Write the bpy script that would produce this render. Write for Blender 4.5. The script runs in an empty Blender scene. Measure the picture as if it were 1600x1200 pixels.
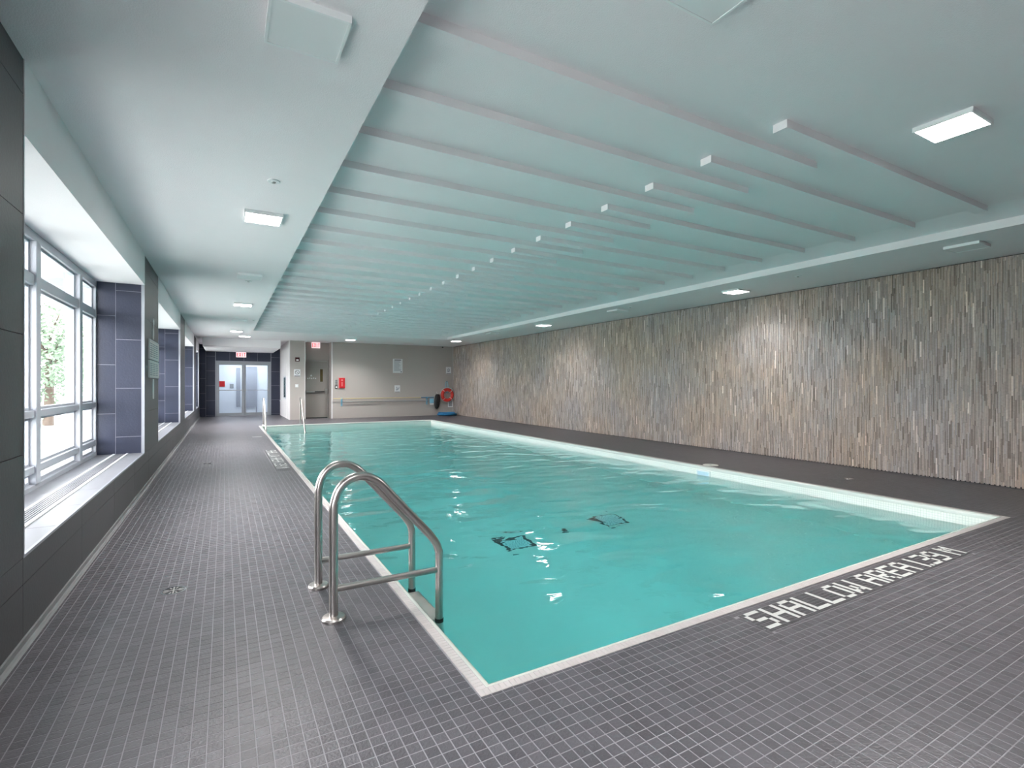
import bpy, math, random
import numpy as np
from mathutils import Vector
random.seed(7)
rng = np.random.default_rng(7)
SC = bpy.context.scene
COL = SC.collection

# ---------------------------------------------------------------- camera, world, light, exposure
CAM_H = 1.30
YAW = math.atan(449 / 790.0)
cam_d = bpy.data.cameras.new('camera'); cam = bpy.data.objects.new('camera', cam_d); COL.objects.link(cam)
cam.location = (0, 0, CAM_H); cam.rotation_euler = (math.pi / 2, 0, -YAW)
cam_d.sensor_width = 36; cam_d.lens = 790.0 / 1600 * 36; cam_d.shift_y = 1 / 1600
cam_d.clip_start = 0.03; cam_d.clip_end = 300
SC.camera = cam

world = bpy.data.worlds.new('world'); SC.world = world; world.use_nodes = True
wn = world.node_tree.nodes; wn.clear()
wo = wn.new('ShaderNodeOutputWorld'); wb = wn.new('ShaderNodeBackground')
wb.inputs[0].default_value = (1.0, 0.968, 1.0, 1); wb.inputs[1].default_value = 5.8     # bright overcast sky
world.node_tree.links.new(wb.outputs[0], wo.inputs[0])

LAMP = 10.0          # glow of a lamp's diffuser
LAMP_W = 20.0        # output of one ceiling lamp, W
SC.view_settings.view_transform = 'Standard'; SC.view_settings.look = 'None'
SC.view_settings.gamma = 1; SC.view_settings.use_curve_mapping = False
SC.view_settings.exposure = 1.5
cy = SC.cycles
cy.caustics_refractive = True; cy.caustics_reflective = False
cy.max_bounces = 14; cy.diffuse_bounces = 6; cy.glossy_bounces = 5; cy.transmission_bounces = 8
cy.transparent_max_bounces = 12; cy.volume_bounces = 0
cy.sample_clamp_indirect = 6.0; cy.blur_glossy = 0.6
cy.use_denoising = True

# ---------------------------------------------------------------- materials
def srgb(r, g, b):
    f = lambda v: (v / 255) / 12.92 if v / 255 <= .04045 else ((v / 255 + .055) / 1.055) ** 2.4
    return (f(r), f(g), f(b), 1)

def mat(name, color=(0.8, 0.8, 0.8, 1), rough=0.5, metal=0.0, var=0.0, vscale=6.0, bump=0.0, bscale=60.0,
        rand=0.0, emit=None, estr=0.0, spec=0.5, coat=0.0, attr=None):
    """a procedural surface: base colour, broad mottling (var), fine relief (bump), tone by object (rand) or by piece (attr)"""
    m = bpy.data.materials.new(name); m.use_nodes = True
    nt = m.node_tree; N = nt.nodes; L = nt.links
    b = N['Principled BSDF']
    b.inputs['Roughness'].default_value = rough; b.inputs['Metallic'].default_value = metal
    b.inputs['Specular IOR Level'].default_value = spec; b.inputs['Coat Weight'].default_value = coat
    tc = N.new('ShaderNodeTexCoord')
    base = N.new('ShaderNodeRGB'); base.outputs[0].default_value = color
    out = base.outputs[0]
    def mul(sock, lo, hi, src):
        mr = N.new('ShaderNodeMapRange'); mr.inputs[3].default_value = lo; mr.inputs[4].default_value = hi
        L.new(src, mr.inputs[0])
        mx = N.new('ShaderNodeVectorMath'); mx.operation = 'SCALE'
        L.new(sock, mx.inputs[0]); L.new(mr.outputs[0], mx.inputs['Scale'])
        return mx.outputs[0]
    geo = N.new('ShaderNodeNewGeometry')
    ns = N.new('ShaderNodeTexNoise'); ns.inputs['Scale'].default_value = vscale; ns.inputs['Detail'].default_value = 4
    L.new(geo.outputs['Position'], ns.inputs['Vector'])
    if var: out = mul(out, 1 - var, 1 + var, ns.outputs['Fac'])
    if rand:
        oi = N.new('ShaderNodeObjectInfo'); out = mul(out, 1 - rand, 1 + rand, oi.outputs['Random'])
    if attr:
        at = N.new('ShaderNodeAttribute'); at.attribute_name = 'tone'; out = mul(out, 1 - attr, 1 + attr, at.outputs['Fac'])
    L.new(out, b.inputs['Base Color'])
    if bump:
        nb = N.new('ShaderNodeTexNoise'); nb.inputs['Scale'].default_value = bscale; nb.inputs['Detail'].default_value = 3
        L.new(geo.outputs['Position'], nb.inputs['Vector'])
        bp = N.new('ShaderNodeBump'); bp.inputs['Strength'].default_value = bump; bp.inputs['Distance'].default_value = 0.01
        L.new(nb.outputs['Fac'], bp.inputs['Height']); L.new(bp.outputs[0], b.inputs['Normal'])
    if emit:
        b.inputs['Emission Color'].default_value = emit; b.inputs['Emission Strength'].default_value = estr
    return m

M = {}
M['ceil'] = mat('painted_plaster', (0.88, 0.85, 0.87, 1), 0.85, var=0.015, bump=0.25, bscale=140, spec=0.2)
M['white'] = mat('white_paint', (0.82, 0.84, 0.85, 1), 0.55, var=0.01)
M['panel'] = mat('white_enamel', (0.86, 0.88, 0.89, 1), 0.4, var=0.01)
M['frame'] = mat('white_aluminium', (0.46, 0.48, 0.53, 1), 0.35, var=0.02)
M['beige'] = mat('beige_wall_paint', (0.42, 0.385, 0.36, 1), 0.7, var=0.03, vscale=2, bump=0.15, bscale=160)
M['beige_light'] = mat('light_corner_paint', (0.68, 0.66, 0.66, 1), 0.6, var=0.02)
M['floor_tile'] = mat('charcoal_floor_tile', (0.095, 0.088, 0.099, 1), 0.36, var=0.10, vscale=3.0, bump=0.25, bscale=90, attr=0.16, spec=0.55)
M['floor_tile_one'] = mat('charcoal_floor_tile_single', (0.095, 0.088, 0.099, 1), 0.36, var=0.10, vscale=3.0, bump=0.25, bscale=90, rand=0.16, spec=0.55)
M['grout'] = mat('floor_grout', (0.31, 0.30, 0.315, 1), 0.85, var=0.25, vscale=2.5)
M['small_tile'] = mat('dark_mosaic_tile', (0.065, 0.061, 0.068, 1), 0.4, attr=0.2)
M['letter'] = mat('white_mosaic_tile', (0.62, 0.62, 0.60, 1), 0.4, var=0.06, vscale=9)
M['wall_tile'] = mat('slate_blue_wall_tile', (0.024, 0.030, 0.058, 1), 0.42, var=0.13, vscale=3.5, bump=0.1, rand=0.07)
M['wall_tile_front'] = mat('grey_wall_tile', (0.082, 0.079, 0.084, 1), 0.45, var=0.13, vscale=2.5, bump=0.1, rand=0.05)
M['joint'] = mat('pale_tile_joint', (0.30, 0.30, 0.35, 1), 0.8, var=0.05)
M['joint_dark'] = mat('grey_tile_joint', (0.15, 0.15, 0.155, 1), 0.8, var=0.05)
M['sill_tile'] = mat('pale_grey_sill_tile', (0.27, 0.275, 0.30, 1), 0.35, var=0.08, vscale=4, rand=0.04)
M['trim'] = mat('brushed_edge_trim', (0.40, 0.42, 0.46, 1), 0.35, metal=0.2)
M['base'] = mat('grey_cove_base', (0.20, 0.20, 0.205, 1), 0.5, var=0.2, vscale=5)
M['cope'] = mat('cream_coping_tile', (0.56, 0.51, 0.50, 1), 0.3, var=0.04, rand=0.04, vscale=20)
M['cope_many'] = mat('cream_coping_tile_far', (0.56, 0.51, 0.50, 1), 0.3, var=0.04, attr=0.04, vscale=20)
M['cope_edge'] = mat('white_bullnose', (0.66, 0.68, 0.63, 1), 0.25, var=0.03)
M['steel'] = mat('brushed_stainless_steel', (0.52, 0.49, 0.47, 1), 0.30, metal=1.0, var=0.05, vscale=30)
M['chrome'] = mat('polished_chrome', (0.75, 0.76, 0.78, 1), 0.12, metal=1.0)
M['tread'] = mat('ladder_tread_plastic', (0.66, 0.64, 0.60, 1), 0.5, var=0.03)
M['rubber'] = mat('black_rubber', (0.012, 0.012, 0.013, 1), 0.6, var=0.1)
M['red'] = mat('red_enamel', (0.50, 0.012, 0.018, 1), 0.4, var=0.06)
M['ring'] = mat('red_lifebuoy_shell', (0.58, 0.03, 0.02, 1), 0.42, var=0.1)
M['rope'] = mat('white_rope', (0.72, 0.72, 0.72, 1), 0.8, var=0.1, vscale=60)
M['blue'] = mat('blue_hose_rubber', (0.02, 0.17, 0.36, 1), 0.4, var=0.2)
M['cyan'] = mat('pale_blue_bracket', (0.22, 0.48, 0.62, 1), 0.4, var=0.08)
M['pole'] = mat('grey_aluminium_pole', (0.42, 0.41, 0.40, 1), 0.35, metal=0.6)
M['pole_y'] = mat('faded_yellow_pole', (0.62, 0.52, 0.28, 1), 0.45, var=0.08)
M['door_p'] = mat('taupe_door_paint', (0.30, 0.275, 0.255, 1), 0.5, var=0.04)
M['door_f'] = mat('taupe_frame_paint', (0.33, 0.31, 0.29, 1), 0.5, var=0.03)
M['alu'] = mat('anodised_aluminium', (0.36, 0.38, 0.41, 1), 0.4, metal=0.35, var=0.03)
M['dark'] = mat('dark_recess', (0.02, 0.02, 0.022, 1), 0.7)
M['print'] = mat('grey_print_ink', (0.12, 0.13, 0.14, 1), 0.7)
M['print_l'] = mat('pale_print_ink', (0.34, 0.38, 0.42, 1), 0.7)
M['sign'] = mat('white_sign_board', (0.70, 0.72, 0.73, 1), 0.5, var=0.02)
M['sign_beige'] = mat('pale_sign_board', (0.78, 0.76, 0.74, 1), 0.5, var=0.03)
M['exit_w'] = mat('exit_sign_face', (0.8, 0.72, 0.72, 1), 0.4, emit=(1, 0.72, 0.74, 1), estr=0.26)
M['exit_r'] = mat('exit_sign_letters', (0.7, 0.03, 0.05, 1), 0.4, emit=(1, 0.04, 0.06, 1), estr=0.2)
M['led'] = mat('led_diffuser', (0.9, 0.9, 0.9, 1), 0.5, emit=(1, 0.97, 0.94, 1), estr=LAMP)
M['corridor'] = mat('pale_corridor_paint', (0.74, 0.78, 0.86, 1), 0.6, var=0.01)
M['corridor_door'] = mat('grey_corridor_door', (0.36, 0.38, 0.45, 1), 0.5, var=0.02)
M['ground'] = mat('pale_terrace_paving', (0.42, 0.45, 0.42, 1), 0.9, var=0.15, vscale=1.2)
M['outer'] = mat('pale_exterior_render', (0.36, 0.36, 0.39, 1), 0.8, var=0.03)
M['leaf'] = mat('tree_leaf', (0.17, 0.24, 0.16, 1), 0.6, var=0.3, vscale=2)
M['bark'] = mat('tree_bark', (0.12, 0.09, 0.07, 1), 0.9, var=0.3, bump=0.6, bscale=20)

def glass_mat(name, tint=(0.97, 0.99, 0.985, 1), refl=0.10):
    m = bpy.data.materials.new(name); m.use_nodes = True
    N = m.node_tree.nodes; L = m.node_tree.links; N.clear()
    o = N.new('ShaderNodeOutputMaterial'); t = N.new('ShaderNodeBsdfTransparent'); g = N.new('ShaderNodeBsdfGlossy')
    mx = N.new('ShaderNodeMixShader'); lw = N.new('ShaderNodeLayerWeight'); lw.inputs[0].default_value = 0.5
    pw = N.new('ShaderNodeMath'); pw.operation = 'POWER'; pw.inputs[1].default_value = 5
    sc = N.new('ShaderNodeMath'); sc.operation = 'MULTIPLY_ADD'; sc.inputs[1].default_value = 0.5; sc.inputs[2].default_value = 0.02
    L.new(lw.outputs['Facing'], pw.inputs[0]); L.new(pw.outputs[0], sc.inputs[0])
    t.inputs[0].default_value = tint; g.inputs['Roughness'].default_value = 0.02
    L.new(sc.outputs[0], mx.inputs[0]); L.new(t.outputs[0], mx.inputs[1]); L.new(g.outputs[0], mx.inputs[2])
    L.new(mx.outputs[0], o.inputs[0]); return m
M['glass'] = glass_mat('window_glass')

def water_mat():
    m = bpy.data.materials.new('pool_water'); m.use_nodes = True
    N = m.node_tree.nodes; L = m.node_tree.links; N.clear()
    o = N.new('ShaderNodeOutputMaterial'); g = N.new('ShaderNodeBsdfGlass')
    g.inputs['IOR'].default_value = 1.33; g.inputs['Roughness'].default_value = 0.0
    geo = N.new('ShaderNodeNewGeometry')
    mp = N.new('ShaderNodeMapping'); mp.inputs['Rotation'].default_value = (0, 0, 0.5); mp.inputs['Scale'].default_value = (1.0, 1.5, 1)
    L.new(geo.outputs['Position'], mp.inputs[0])
    n1 = N.new('ShaderNodeTexNoise'); n1.inputs['Scale'].default_value = 1.5; n1.inputs['Detail'].default_value = 1; n1.inputs['Distortion'].default_value = 0.5
    n2 = N.new('ShaderNodeTexNoise'); n2.inputs['Scale'].default_value = 5.5; n2.inputs['Detail'].default_value = 1.5; n2.inputs['Distortion'].default_value = 0.6
    L.new(mp.outputs[0], n1.inputs['Vector']); L.new(mp.outputs[0], n2.inputs['Vector'])
    ad = N.new('ShaderNodeMath'); ad.operation = 'MULTIPLY_ADD'; ad.inputs[1].default_value = 0.09
    L.new(n2.outputs['Fac'], ad.inputs[0]); L.new(n1.outputs['Fac'], ad.inputs[2])
    bp = N.new('ShaderNodeBump'); bp.inputs['Strength'].default_value = 1.0; bp.inputs['Distance'].default_value = 0.040
    L.new(ad.outputs[0], bp.inputs['Height']); L.new(bp.outputs[0], g.inputs['Normal'])
    L.new(g.outputs[0], o.inputs['Surface'])
    v = N.new('ShaderNodeVolumeAbsorption'); v.inputs['Color'].default_value = (0.12, 0.97, 0.998, 1); v.inputs['Density'].default_value = 0.46
    L.new(v.outputs[0], o.inputs['Volume'])
    return m
M['water'] = water_mat()

def pool_mat():
    m = mat('white_pool_finish', (0.91, 0.905, 0.85, 1), 0.5, var=0.10, vscale=0.9)
    N = m.node_tree.nodes; L = m.node_tree.links; b = N['Principled BSDF']
    geo = N.new('ShaderNodeNewGeometry'); sp = N.new('ShaderNodeSeparateXYZ'); L.new(geo.outputs['Position'], sp.inputs[0])
    # 25 mm mosaic joints on the walls: darken where the coordinate along x+y or z falls in a joint
    def line(sock):
        a = N.new('ShaderNodeMath'); a.operation = 'MULTIPLY'; a.inputs[1].default_value = 1 / 0.0257; L.new(sock, a.inputs[0])
        f = N.new('ShaderNodeMath'); f.operation = 'FRACT'; L.new(a.outputs[0], f.inputs[0])
        g = N.new('ShaderNodeMath'); g.operation = 'LESS_THAN'; g.inputs[1].default_value = 0.09; L.new(f.outputs[0], g.inputs[0])
        return g.outputs[0]
    s = N.new('ShaderNodeMath'); s.operation = 'ADD'; L.new(sp.outputs[0], s.inputs[0]); L.new(sp.outputs[1], s.inputs[1])
    mx = N.new('ShaderNodeMath'); mx.operation = 'MAXIMUM'; L.new(line(s.outputs[0]), mx.inputs[0]); L.new(line(sp.outputs[2]), mx.inputs[1])
    up = N.new('ShaderNodeMath'); up.operation = 'GREATER_THAN'; up.inputs[1].default_value = -0.6; L.new(sp.outputs[2], up.inputs[0])
    an = N.new('ShaderNodeMath'); an.operation = 'MULTIPLY'; L.new(mx.outputs[0], an.inputs[0]); L.new(up.outputs[0], an.inputs[1])
    src = b.inputs['Base Color'].links[0].from_socket
    mc = N.new('ShaderNodeMix'); mc.data_type = 'RGBA'; mc.inputs[7].default_value = (0.60, 0.64, 0.60, 1)
    L.new(an.outputs[0], mc.inputs[0]); L.new(src, mc.inputs[6]); L.new(mc.outputs[2], b.inputs['Base Color'])
    return m
M['pool'] = pool_mat()

def stone_mat():
    m = bpy.data.materials.new('split_stone_strip'); m.use_nodes = True
    N = m.node_tree.nodes; L = m.node_tree.links; b = N['Principled BSDF']; b.inputs['Roughness'].default_value = 0.7
    at = N.new('ShaderNodeAttribute'); at.attribute_name = 'tone'
    cr = N.new('ShaderNodeValToRGB'); L.new(at.outputs['Fac'], cr.inputs[0])
    e = cr.color_ramp.elements
    cols = [(0.0, (0.17, 0.155, 0.145)), (0.16, (0.25, 0.235, 0.22)), (0.34, (0.33, 0.32, 0.32)), (0.5, (0.38, 0.355, 0.335)),
            (0.66, (0.375, 0.38, 0.395)), (0.8, (0.45, 0.405, 0.37)), (0.9, (0.44, 0.43, 0.435)), (0.97, (0.58, 0.56, 0.54)), (1.0, (0.78, 0.77, 0.76))]
    e[0].position = 0; e[0].color = cols[0][1] + (1,); e[1].position = 1; e[1].color = cols[-1][1] + (1,)
    for p, c in cols[1:-1]:
        x = e.new(p); x.color = c + (1,)
    geo = N.new('ShaderNodeNewGeometry'); ns = N.new('ShaderNodeTexNoise'); ns.inputs['Scale'].default_value = 0.8; ns.inputs['Detail'].default_value = 3
    L.new(geo.outputs['Position'], ns.inputs['Vector'])
    hu = N.new('ShaderNodeValToRGB'); L.new(ns.outputs['Fac'], hu.inputs[0])
    h = hu.color_ramp.elements; h[0].position = 0.35; h[0].color = (1.12, 0.94, 0.80, 1); h[1].position = 0.65; h[1].color = (1.0, 0.93, 0.91, 1)
    mx = N.new('ShaderNodeMix'); mx.data_type = 'RGBA'; mx.blend_type = 'MULTIPLY'; mx.inputs[0].default_value = 1
    L.new(cr.outputs[0], mx.inputs[6]); L.new(hu.outputs[0], mx.inputs[7])
    fine = N.new('ShaderNodeTexNoise'); fine.inputs['Scale'].default_value = 40; L.new(geo.outputs['Position'], fine.inputs['Vector'])
    mr = N.new('ShaderNodeMapRange'); mr.inputs[3].default_value = 0.8; mr.inputs[4].default_value = 1.2; L.new(fine.outputs['Fac'], mr.inputs[0])
    sc = N.new('ShaderNodeVectorMath'); sc.operation = 'SCALE'; L.new(mx.outputs[2], sc.inputs[0]); L.new(mr.outputs[0], sc.inputs['Scale'])
    L.new(sc.outputs[0], b.inputs['Base Color'])
    return m
M['stone'] = stone_mat()

# ---------------------------------------------------------------- mesh helpers
class MB:
    def __init__(s): s.v = []; s.f = []
    def add(s, vs, fs):
        k = len(s.v); s.v += [tuple(p) for p in vs]; s.f += [tuple(i + k for i in f) for f in fs]; return s
    def box(s, x0, x1, y0, y1, z0, z1):
        return s.add([(x0, y0, z0), (x1, y0, z0), (x1, y1, z0), (x0, y1, z0), (x0, y0, z1), (x1, y0, z1), (x1, y1, z1), (x0, y1, z1)],
                     [(0, 3, 2, 1), (4, 5, 6, 7), (0, 1, 5, 4), (1, 2, 6, 5), (2, 3, 7, 6), (3, 0, 4, 7)])
    def bbox(s, x0, x1, y0, y1, z0, z1, b, axis='z'):
        """a box with a chamfer b all round its face on the given side (+z / -z / +x / -x / +y / -y)"""
        lo = [x0, y0, z0]; hi = [x1, y1, z1]; ax = 'xyz'.index(axis[-1]); neg = axis[0] == '-'
        u, w = [i for i in range(3) if i != ax]
        top, bot = (lo[ax], hi[ax]) if neg else (hi[ax], lo[ax])
        sg = -1 if neg else 1
        rings = [(bot, 0), (top - sg * b, 0), (top, b)]
        vs = []
        for h, ins in rings:
            for a, c in ((lo[u] + ins, lo[w] + ins), (hi[u] - ins, lo[w] + ins), (hi[u] - ins, hi[w] - ins), (lo[u] + ins, hi[w] - ins)):
                p = [0, 0, 0]; p[ax] = h; p[u] = a; p[w] = c; vs.append(p)
        fs = [(8, 9, 10, 11), (3, 2, 1, 0)]
        for r in (0, 4):
            for i in range(4): fs.append((r + i, r + (i + 1) % 4, r + 4 + (i + 1) % 4, r + 4 + i))
        flip = neg ^ (ax == 1)
        if flip: fs = [tuple(reversed(f)) for f in fs]
        return s.add(vs, fs)
    def disc(s, c, r, h, n=28, axis=2, prof=None):
        """a lathe about an axis; prof = [(radius, height)...]"""
        prof = prof or [(r, 0), (r, h)]
        vs = []; fs = []
        u, w = [(1, 2), (2, 0), (0, 1)][axis]
        for (rr, hh) in prof:
            for i in range(n):
                a = 2 * math.pi * i / n; p = [0, 0, 0]
                p[axis] = c[axis] + hh; p[u] = c[u] + rr * math.cos(a); p[w] = c[w] + rr * math.sin(a); vs.append(p)
        for k in range(len(prof) - 1):
            for i in range(n): fs.append((k * n + i, k * n + (i + 1) % n, (k + 1) * n + (i + 1) % n, (k + 1) * n + i))
        fs.append(tuple(range(n))[::-1]); fs.append(tuple((len(prof) - 1) * n + i for i in range(n)))
        return s.add(vs, fs)
    def tube(s, pts, r, n=14, closed=False, caps=True):
        P = [Vector(p) for p in pts]; m = len(P); vs = []; fs = []
        up = None
        for i, p in enumerate(P):
            if closed: t = (P[(i + 1) % m] - P[i - 1])
            else: t = (P[min(i + 1, m - 1)] - P[max(i - 1, 0)])
            t.normalize()
            if up is None:
                up = Vector((0, 0, 1)) if abs(t.z) < .9 else Vector((0, 1, 0))
            a = t.cross(up).normalized(); b = a.cross(t).normalized(); up = b
            rr = r[i] if isinstance(r, (list, tuple)) else r
            for k in range(n):
                an = 2 * math.pi * k / n; vs.append(p + a * (rr * math.cos(an)) + b * (rr * math.sin(an)))
        for i in range(m if closed else m - 1):
            for k in range(n):
                j = (i + 1) % m
                fs.append((i * n + k, j * n + k, j * n + (k + 1) % n, i * n + (k + 1) % n)[::-1])
        if caps and not closed:
            fs.append(tuple(range(n))); fs.append(tuple((m - 1) * n + k for k in range(n))[::-1])
        return s.add(vs, fs)
    def prism(s, poly, axis, a, b):
        """extrude a polygon of 2-D points between a and b along an axis"""
        u, w = [(1, 2), (2, 0), (0, 1)][axis]; n = len(poly); vs = []
        for h in (a, b):
            for q in poly:
                p = [0, 0, 0]; p[axis] = h; p[u] = q[0]; p[w] = q[1]; vs.append(p)
        fs = [tuple(range(n))[::-1], tuple(range(n, 2 * n))] + [(i, (i + 1) % n, n + (i + 1) % n, n + i) for i in range(n)]
        return s.add(vs, fs)
    def mesh(s, name, m, smooth=False):
        me = bpy.data.meshes.new(name); me.from_pydata(s.v, [], s.f); me.update()
        if smooth:
            me.polygons.foreach_set('use_smooth', [True] * len(me.polygons))
            try: me.set_sharp_from_angle(angle=math.radians(35))
            except Exception: pass
        if m is not None: me.materials.append(m)
        return me
    def obj(s, name, m, parent=None, smooth=False, kind=None, label=None):
        return link(name, s.mesh(name, m, smooth), parent, kind, label)

def link(name, me, parent=None, kind=None, label=None):
    o = bpy.data.objects.new(name, me); COL.objects.link(o)
    if parent is not None:
        o.parent = parent; o.matrix_parent_inverse = parent.matrix_basis.inverted()
    if kind: o['kind'] = kind
    if label: o['label'] = label
    return o

def struct(name, mb, m, smooth=False, label=None):
    o = mb.obj(name, m, None, smooth); o['kind'] = 'structure'
    if label: o['label'] = label
    return o

def thing(name, label, cat, loc=(0, 0, 0), group=None):
    o = bpy.data.objects.new(name, None); COL.objects.link(o); o.location = loc; o.empty_display_size = 0.1
    o['label'] = label; o['category'] = cat
    if group: o['group'] = group
    return o

def tag(o, label, cat, group=None):
    o['label'] = label; o['category'] = cat
    if group: o['group'] = group
    return o

def dup(root, loc, label, group=None):
    r = root.copy(); COL.objects.link(r); r.location = loc; r['label'] = label
    if group: r['group'] = group
    for ch in list(root.children):
        c = ch.copy(); COL.objects.link(c); c.parent = r; c.matrix_parent_inverse = ch.matrix_parent_inverse.copy()
        for g in list(ch.children):
            d = g.copy(); COL.objects.link(d); d.parent = c; d.matrix_parent_inverse = g.matrix_parent_inverse.copy()
    return r

def grid_boxes(name, X0, X1, Y0, Y1, z0, z1, m, parent=None, tones=None, axis='z'):
    """many open-backed boxes as ONE mesh, each with its own tone attribute; arrays of bounds"""
    n = len(X0)
    V = np.empty((n, 8, 3), np.float32)
    xs = (X0, X1, X1, X0) * 2; ys = (Y0, Y0, Y1, Y1) * 2; zs = (z0,) * 4 + (z1,) * 4
    for i in range(8):
        V[:, i, 0] = xs[i]; V[:, i, 1] = ys[i]; V[:, i, 2] = zs[i]
    if axis == 'z': F = [(4, 5, 6, 7), (0, 1, 5, 4), (1, 2, 6, 5), (2, 3, 7, 6), (3, 0, 4, 7)]
    else: F = [(3, 0, 4, 7), (0, 1, 5, 4), (2, 3, 7, 6), (4, 5, 6, 7), (0, 3, 2, 1)]    # -x face out
    F = np.array(F, np.int32); idx = (np.arange(n, dtype=np.int32)[:, None, None] * 8 + F[None]).reshape(-1)
    me = bpy.data.meshes.new(name)
    me.vertices.add(n * 8); me.vertices.foreach_set('co', V.reshape(-1))
    me.loops.add(len(idx)); me.loops.foreach_set('vertex_index', idx)
    nf = n * len(F); me.polygons.add(nf)
    me.polygons.foreach_set('loop_start', np.arange(nf, dtype=np.int32) * 4)
    me.polygons.foreach_set('loop_total', np.full(nf, 4, np.int32))
    at = me.attributes.new('tone', 'FLOAT', 'FACE')
    t = tones if tones is not None else rng.random(n)
    at.data.foreach_set('value', np.repeat(np.asarray(t, np.float32), len(F)))
    me.polygons.foreach_set('use_smooth', np.zeros(nf, bool)); me.materials.append(m); me.update(calc_edges=True); me.validate()
    return link(name, me, parent, 'stuff')

# ---------------------------------------------------------------- key measures
WL = -0.875          # face of the left wall
WX = -1.345          # plane of the windows
WR = 8.60            # face of the stone wall
YB = 20.25           # beige far wall
YE = 23.80           # end wall with the glass doors
YN = -1.60           # wall behind the camera
ZC = 2.93            # low ceiling
ZT = 3.085           # raised tray
PX0, PX1, PY0, PY1 = 0.929, 6.70, 1.893, 17.80     # outer edge of the pool coping
ZW = -0.145          # water level
ZP = -1.535          # pool floor
T = 0.0515           # floor tile pitch
CW = 0.075           # coping width

# ---------------------------------------------------------------- floor: slab (grout bed) with pool opening
fb = MB()
def bed(x0, x1, y0, y1): fb.box(x0, x1, y0, y1, -0.30, -0.0009)
bed(WX - .11, PX0, YN, YE + 3.5); bed(PX1, WR + 0.1, YN, YE); bed(PX0, PX1, YN, PY0); bed(PX0, PX1, PY1, YE + 3.5)
floor = struct('floor', fb, M['grout'])

gx0 = -0.859 - T * 0; nx = int((WR - gx0) / T); gy0 = 0.30; ny = int((YE - gy0) / T)
# phase: a joint lies at x = -0.519 and another at y = 2.390
gx0 = -0.519 - T * 7 + 0.0; gy0 = 2.390 - T * 42
nx = int((WR - gx0) / T) + 1; ny = int((YE - gy0) / T) + 1
I, J = np.meshgrid(np.arange(nx), np.arange(ny), indexing='ij'); I = I.ravel(); J = J.ravel()
g = 0.0019
X0 = gx0 + I * T + g; X1 = X0 + T - 2 * g; Y0 = gy0 + J * T + g; Y1 = Y0 + T - 2 * g
cx = (X0 + X1) / 2; cyy = (Y0 + Y1) / 2
TX0, TX1, TY0, TY1 = 2.50, 5.02, 1.636, 1.842        # near lettering
SX0, SX1, SY0, SY1 = 0.675, 0.881, 8.32, 11.10       # lettering along the window side
def clip(X0, X1, Y0, Y1, a0, a1, b0, b1):
    """trim tiles against a rectangle they straddle; returns keep mask (rect removed from tile on its nearest side)"""
    inside = (X0 < a1) & (X1 > a0) & (Y0 < b1) & (Y1 > b0)
    ox = np.minimum(X1 - a0, a1 - X0); oy = np.minimum(Y1 - b0, b1 - Y0)
    full = inside & (X0 >= a0 - .004) & (X1 <= a1 + .004) & (Y0 >= b0 - .004) & (Y1 <= b1 + .004)
    part = inside & ~full
    usex = part & (ox <= oy); usey = part & ~(ox <= oy)
    l = usex & (X1 - a0 <= a1 - X0); X1[l] = a0 - g
    r = usex & ~l; X0[r] = a1 + g
    l = usey & (Y1 - b0 <= b1 - Y0); Y1[l] = b0 - g
    r = usey & ~l; Y0[r] = b1 + g
    return ~full & (X1 - X0 > .004) & (Y1 - Y0 > .004)
keep = clip(X0, X1, Y0, Y1, PX0, PX1, PY0, PY1)
keep &= clip(X0, X1, Y0, Y1, TX0, TX1, TY0, TY1)
keep &= clip(X0, X1, Y0, Y1, SX0, SX1, SY0, SY1)
X0 = np.maximum(X0, WL + .012); X1 = np.minimum(X1, WR - .012)
keep &= (X1 - X0 > .006)
# solid parts of the far end
keep &= ~((cx > 2.08) & (cyy > YB) & ~((cx > 2.62) & (cx < 3.56) & (cyy < 20.72)))
DR = [(-0.280, 3.830, 0.068), (7.50, 3.77, 0.05), (-0.25, 9.70, 0.05)]
depth = cx * math.sin(YAW) + cyy * math.cos(YAW); rr = cx * math.cos(YAW) - cyy * math.sin(YAW)
sxp = 800 + 790 * rr / np.maximum(depth, .05); syp = 601 + 790 * 1.3 / np.maximum(depth, .05)
seen = (depth > 0.4) & (sxp > -120) & (sxp < 1720) & (syp < 1300)
keep &= seen | (depth > 0.4) & (np.abs(sxp - 800) < 1400) & (syp < 2200)
vis = keep & (sxp > 0) & (sxp < 1600) & (syp > 601) & (syp < 1200)
size = np.where(vis, 1.0 / np.maximum(depth, .1) ** 3, 0)
best = np.argsort(-size)[:300]
single = np.zeros(len(X0), bool); single[best] = True; single &= vis
many = keep & ~single
grid_boxes('floor_tiles', X0[many], X1[many], Y0[many], Y1[many], -0.006, 0.0, M['floor_tile'], floor)
tile_me = MB().bbox(-.5, .5, -.5, .5, -.006, 0, 0.012, 'z').mesh('tile', M['floor_tile_one'])
# keep the chamfer thin in height: rebuild with true proportions
tm = MB(); hw = T / 2 - g
tm.bbox(-hw, hw, -hw, hw, -0.006, 0, 0.0007, 'z'); tile_me = tm.mesh('tile', M['floor_tile_one'])
for k in np.nonzero(single)[0]:
    o = link('tile', tile_me, floor)
    o.location = ((X0[k] + X1[k]) / 2, (Y0[k] + Y1[k]) / 2, 0)
    o.scale = ((X1[k] - X0[k]) / (2 * hw), (Y1[k] - Y0[k]) / (2 * hw), 1)

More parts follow.
